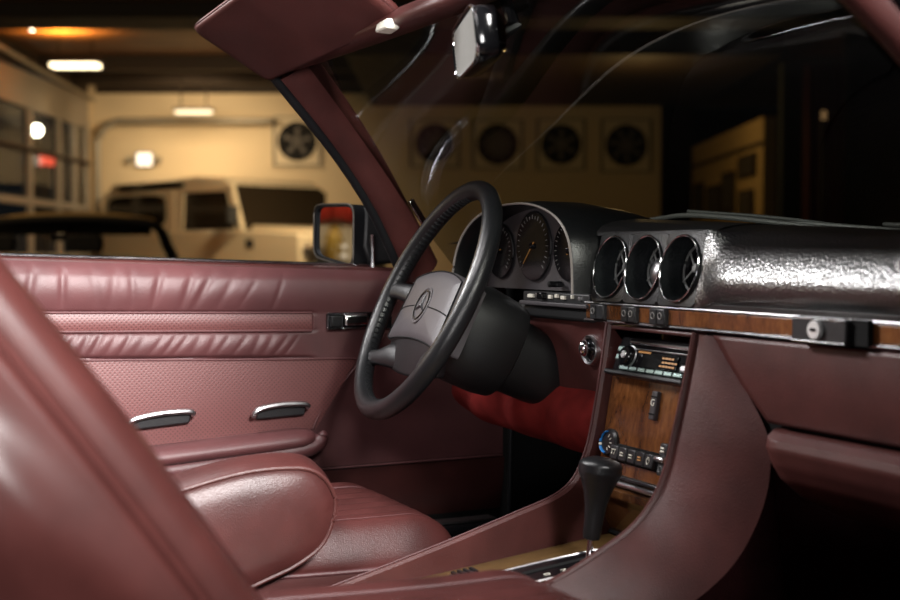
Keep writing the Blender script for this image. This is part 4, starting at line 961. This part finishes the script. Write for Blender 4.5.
# ---- radio
rd = thing('car_radio', 'glossy black car radio with silver trim above the walnut panel', 'radio', stk(0, .175, -.05))
ro = stk(0, .175, -.05)
r0, r1 = Vector((0, -.003, .7475)), Vector((0, .016, .797)); rdir = (r1-r0).normalized(); rnor = Vector((0, -rdir.z, rdir.y)); RROT = Matrix((Vector((1, 0, 0)), -rnor, rdir)).transposed()
def rd_(x, s, o=0): return Vector((x, 0, 0))+r0+rdir*s+rnor*o-ro
b = NB(); box(b, rd_(0, .027, -.04), (.186, .08, .056), RROT); obj('radio_body', b, 'gloss', rd, bevel=.003)
b = NB(); box(b, rd_(0, -.003, .004), (.188, .016, .007), RROT); obj('lower_lip', b, 'black', rd, bevel=.002)
b = NB(); box(b, rd_(.012, .0455, .002), (.150, .006, .006), RROT); obj('upper_trim', b, 'chrome', rd, bevel=.002)
b = NB(); box(b, rd_(.020, .0365, .001), (.13, .004, .0022), RROT); obj('disc_slot', b, 'satin', rd, bevel=.001)
b = NB(); box(b, rd_(.020, .022, .001), (.080, .004, .021), RROT); dsp = obj('display', b, plain('display_glass', (.012, .012, .012), .05), rd, bevel=.001)
b = NB()
for s_, x0, n in ((.0275, .028, 4), (.0215, .030, 5), (.016, .026, 5)):
    for k in range(n): box(b, rd_(x0+.0072*k, s_, .0034), (.0052, .0006, .0026), RROT)
obj('display_segments', b, 'orange', dsp)
b = NB(); box(b, rd_(-.020, .0325, .0032), (.030, .0006, .003), RROT); obj('face_lettering', b, 'orange', rd)
b = NB(); lathe(b, [(.015, 0), (.0145, .009), (.012, .012), (.003, .0125)], rd_(-.056, .024, .0), rnor, 32); kb = obj('volume_knob', b, 'gloss', rd)
b = NB(); tube(b, [rd_(-.056+.0152*math.cos(q), .024+.0152*math.sin(q), .002) for q in [2*math.pi*k/36 for k in range(36)]], .0016, 6, True); obj('knob_ring', b, 'satin', kb)
b = NB(); lathe(b, [(.006, .012), (.005, .014)], rd_(-.056, .024, .0), rnor, 20); obj('knob_cap', b, 'satin', kb)
for z_ in (.034, .022):
    b = NB(); box(b, rd_(-.082, z_, .001), (.016, .004, .009), RROT); obj('preset_key', b, 'teal', rd, bevel=.002)
b = NB()
box(b, rd_(.005, .0065, .002), (.150, .005, .0065), RROT); obj('key_strip', b, 'teal', rd, bevel=.0015)
for k in range(6): b = NB(); box(b, rd_(-.045+.021*k, .0065, .0048), (.0012, .001, .0065), RROT); obj('key_gap', b, 'matte', rd)
b = NB(); box(b, rd_(.078, .017, .002), (.014, .005, .010), RROT); obj('eject_key', b, 'satin', rd, bevel=.002)
b = NB(); box(b, (0, .05, .8105), (.2, .10, .006)); cobj('stack_brow', b, 'leather_dark', bevel=.002)

# ---- seats
def cushion(u, v, xc, hw, sg):
    p = cushion_(u, v, xc, hw); d = .036 if xc > 0 else 0
    return p+Vector((0, -.10 if xc > 0 else 0, d*(1-.6*sm(-.5, -.75, p.y))))
def cushion_(u, v, xc, hw):
    s = 2*u-1; 
    yf = -.168-.050*abs(s)**5; y0 = -.86
    # v runs from back over the top and down the front
    n1 = .72
    ridge = .0
    if abs(s) < .62: ridge = .0065*abs(math.sin(s/.62*math.pi*3.0))
    edge = -.050*sm(.70, 1.0, abs(s))**1.6
    bol = .010*math.exp(-((abs(s)-.74)/.12)**2)
    if v < n1:
        y = lerp(y0, yf-.085, v/n1); z = .522+.012*sm(-.3, -.7, y)
        return Vector((xc+s*hw, y, z+ridge+edge+bol))
    q = (v-n1)/(1-n1)*math.pi*.5*1.08
    return Vector((xc+s*hw, yf-.085+.085*math.sin(min(q, math.pi/2)), .522-(.075*(1-math.cos(q)))*(1)+(ridge+edge+bol)*max(0, math.cos(q))**.5 if q < math.pi/2 else .522-.075*(1-math.cos(q))))
def make_seat(name, lab, xc, hw, back):
    st = thing(name, lab, 'car seat', (xc, -.5, .28)); o0 = Vector((xc, -.5, .28))
    def so_(n, b, m, par=None, **k):
        bmesh.ops.translate(b, vec=-o0, verts=b.verts[:]); return obj(n, b, m, par or st, **k)
    b = NB(); vs = grid(b, lambda u, v: cushion(u, v, xc, hw, 1), 97, 70); cu = so_('cushion', b, 'leather_dark')
    # skirt under the cushion edge
    rimc = [cushion(1, v, xc, hw, 1) for v in [i/40 for i in range(41)]]; riml = [cushion(0, v, xc, hw, 1) for v in [i/40 for i in range(41)]]; rimf = [cushion(u, 1, xc, hw, 1) for u in [i/40 for i in range(41)]]
    b = NB()
    loop = riml+rimf+rimc[::-1]
    loft(b, [loop, [Vector((xc+(p.x-xc)*1.01, p.y, p.z-.012)) for p in loop], [Vector((xc+(p.x-xc)*.99, p.y-.004, min(p.z-.02, .40))) for p in loop], [Vector((xc+(p.x-xc)*.97, p.y-.006, .34)) for p in loop]])
    so_('cushion_base', b, 'leather_dark')
    b = NB(); tube(b, [p+Vector((0, .001, -.003)) for p in loop], .0035, 8); so_('cushion_piping', b, 'leather_door', cu)
    b = NB()
    for sg in (-1, 1):
        s = sg*.625; u = (s+1)/2; tube(b, [cushion(u, v, xc, hw, 1)+Vector((0, 0, .0008)) for v in [i/50*.86 for i in range(51)]], .0018, 6)
    so_('pleat_piping', b, 'leather_door', cu)
    b = NB(); box(b, (xc, -.48, .315), (hw*1.7, .70, .05)); so_('seat_rail', b, 'black', bevel=.01)
    if back: back(st, so_)
    return st
def driver_back(st, so_):
    # backrest further back, out of the picture, and the folded-down armrest
    def bk(u, v):
        q = 2*math.pi*u; t = v
        c = Vector((-.385, -.80-.16*t, .50+.52*t)); tap = (1-.15*t)*(math.sqrt(max(.02, 1-max(0, (t-.86)/.14)**2)) if t > .86 else 1)
        return c+Vector((.20*math.copysign(abs(math.cos(q))**.5, math.cos(q))*tap, .065*math.copysign(abs(math.sin(q))**.7, math.sin(q))*tap, 0))
    b = NB(); grid(b, bk, 48, 30, True); so_('backrest', b, 'leather_dark')
    AO = [(-.74, .600), (-.66, .602), (-.563, .622), (-.509, .629), (-.452, .628), (-.422, .617), (-.403, .594), (-.398, .565), (-.415, .520), (-.453, .493), (-.496, .477), (-.540, .464), (-.66, .440), (-.76, .430)]
    oc = catmull([(0, *p) for p in AO], 5, True); cen = Vector((0, -.56, .54))
    def sec(x, s, dz=0): return [Vector((x, cen.y+(p.y-cen.y)*s, cen.z+(p.z-cen.z)*s+dz)) for p in oc]
    b = NB(); loft(b, [sec(-.255, .5), sec(-.255, .86), sec(-.250, .95, .004), sec(-.238, .99, .008), sec(-.215, 1.005, .012), sec(-.19, 1.0, .008), sec(-.176, .985, .003), sec(-.168, .955), sec(-.162, .85), sec(-.158, .6), sec(-.156, .3), sec(-.1555, .02)], True, True); ar = so_('armrest', b, 'leather_dark')
    b = NB(); tube(b, sec(-.1685, .972, .001), .0034, 8, True); so_('armrest_piping', b, 'leather', ar)
make_seat('car_seat', "driver's burgundy leather seat with pleated cushion and folded-down armrest", -.385, .195, driver_back)
def pass_back(st, so_):
    # outboard face near x = .50 ; front edge runs from high-back to low-front
    E0, E1 = Vector((0, -1.03, 1.085)), Vector((0, -.610, .500)); ed = (E1-E0).normalized(); en = Vector((0, -ed.z, ed.y)); en = -en if en.y > 0 else en   # en: into the backrest
    def sec(x, inset, thick):
        # outline of the side at x: front edge, rounded top, back edge
        out = []
        L = (E1-E0).length
        for t in [i/30 for i in range(31)]: out.append(E0+ed*(L*t)+en*(inset+.012*math.sin(t*math.pi)*-1))
        for t in [i/10 for i in range(11)]: out.append(E1+en*(inset+(thick-2*inset)*t)+ed*(.02*math.sin(t*math.pi)))
        for t in [i/30 for i in range(31)]: out.append(E1.lerp(E0, t)+en*(thick-inset))
        for t in [i/10 for i in range(1, 10)]: out.append(E0+en*(thick-inset-(thick-2*inset)*t)-ed*(.05*math.sin(t*math.pi)))
        return [Vector((x, p.y, p.z)) for p in out]
    b = NB(); loft(b, [sec(.165, .03, .24), sec(.17, .012, .24), sec(.19, .002, .24), sec(.33, .012, .24), sec(.44, .003, .24), sec(.465, .000, .24), sec(.480, .004, .24), sec(.492, .012, .24), sec(.4985, .023, .24), sec(.4995, .034, .24)], True); bk = so_('backrest', b, 'leather_near')
    # side panel with soft folds
    def side(u, v):
        p = E0.lerp(E1, u)+en*(lerp(.033, .207, v)-.012*math.sin(u*math.pi)*max(0, 1-v*2))
        f = .010*math.sin(v*math.pi)**.6
        f += .011*math.sin(u*11+v*5.5+.6)*sm(.10, .35, v)+.006*math.sin(u*19-v*6)*sm(.2, .5, v)
        for sv in (.02, .065): f -= .0035*math.exp(-((v-sv)/.012)**2)
        return Vector((.4995+f, p.y, p.z))
    b = NB(); grid(b, side, 70, 90); so_('side_panel', b, 'leather_near', bk)
make_seat('car_seat', "passenger's burgundy leather seat nearest the camera, tall backrest leaning back, out of focus", .345, .165, pass_back)
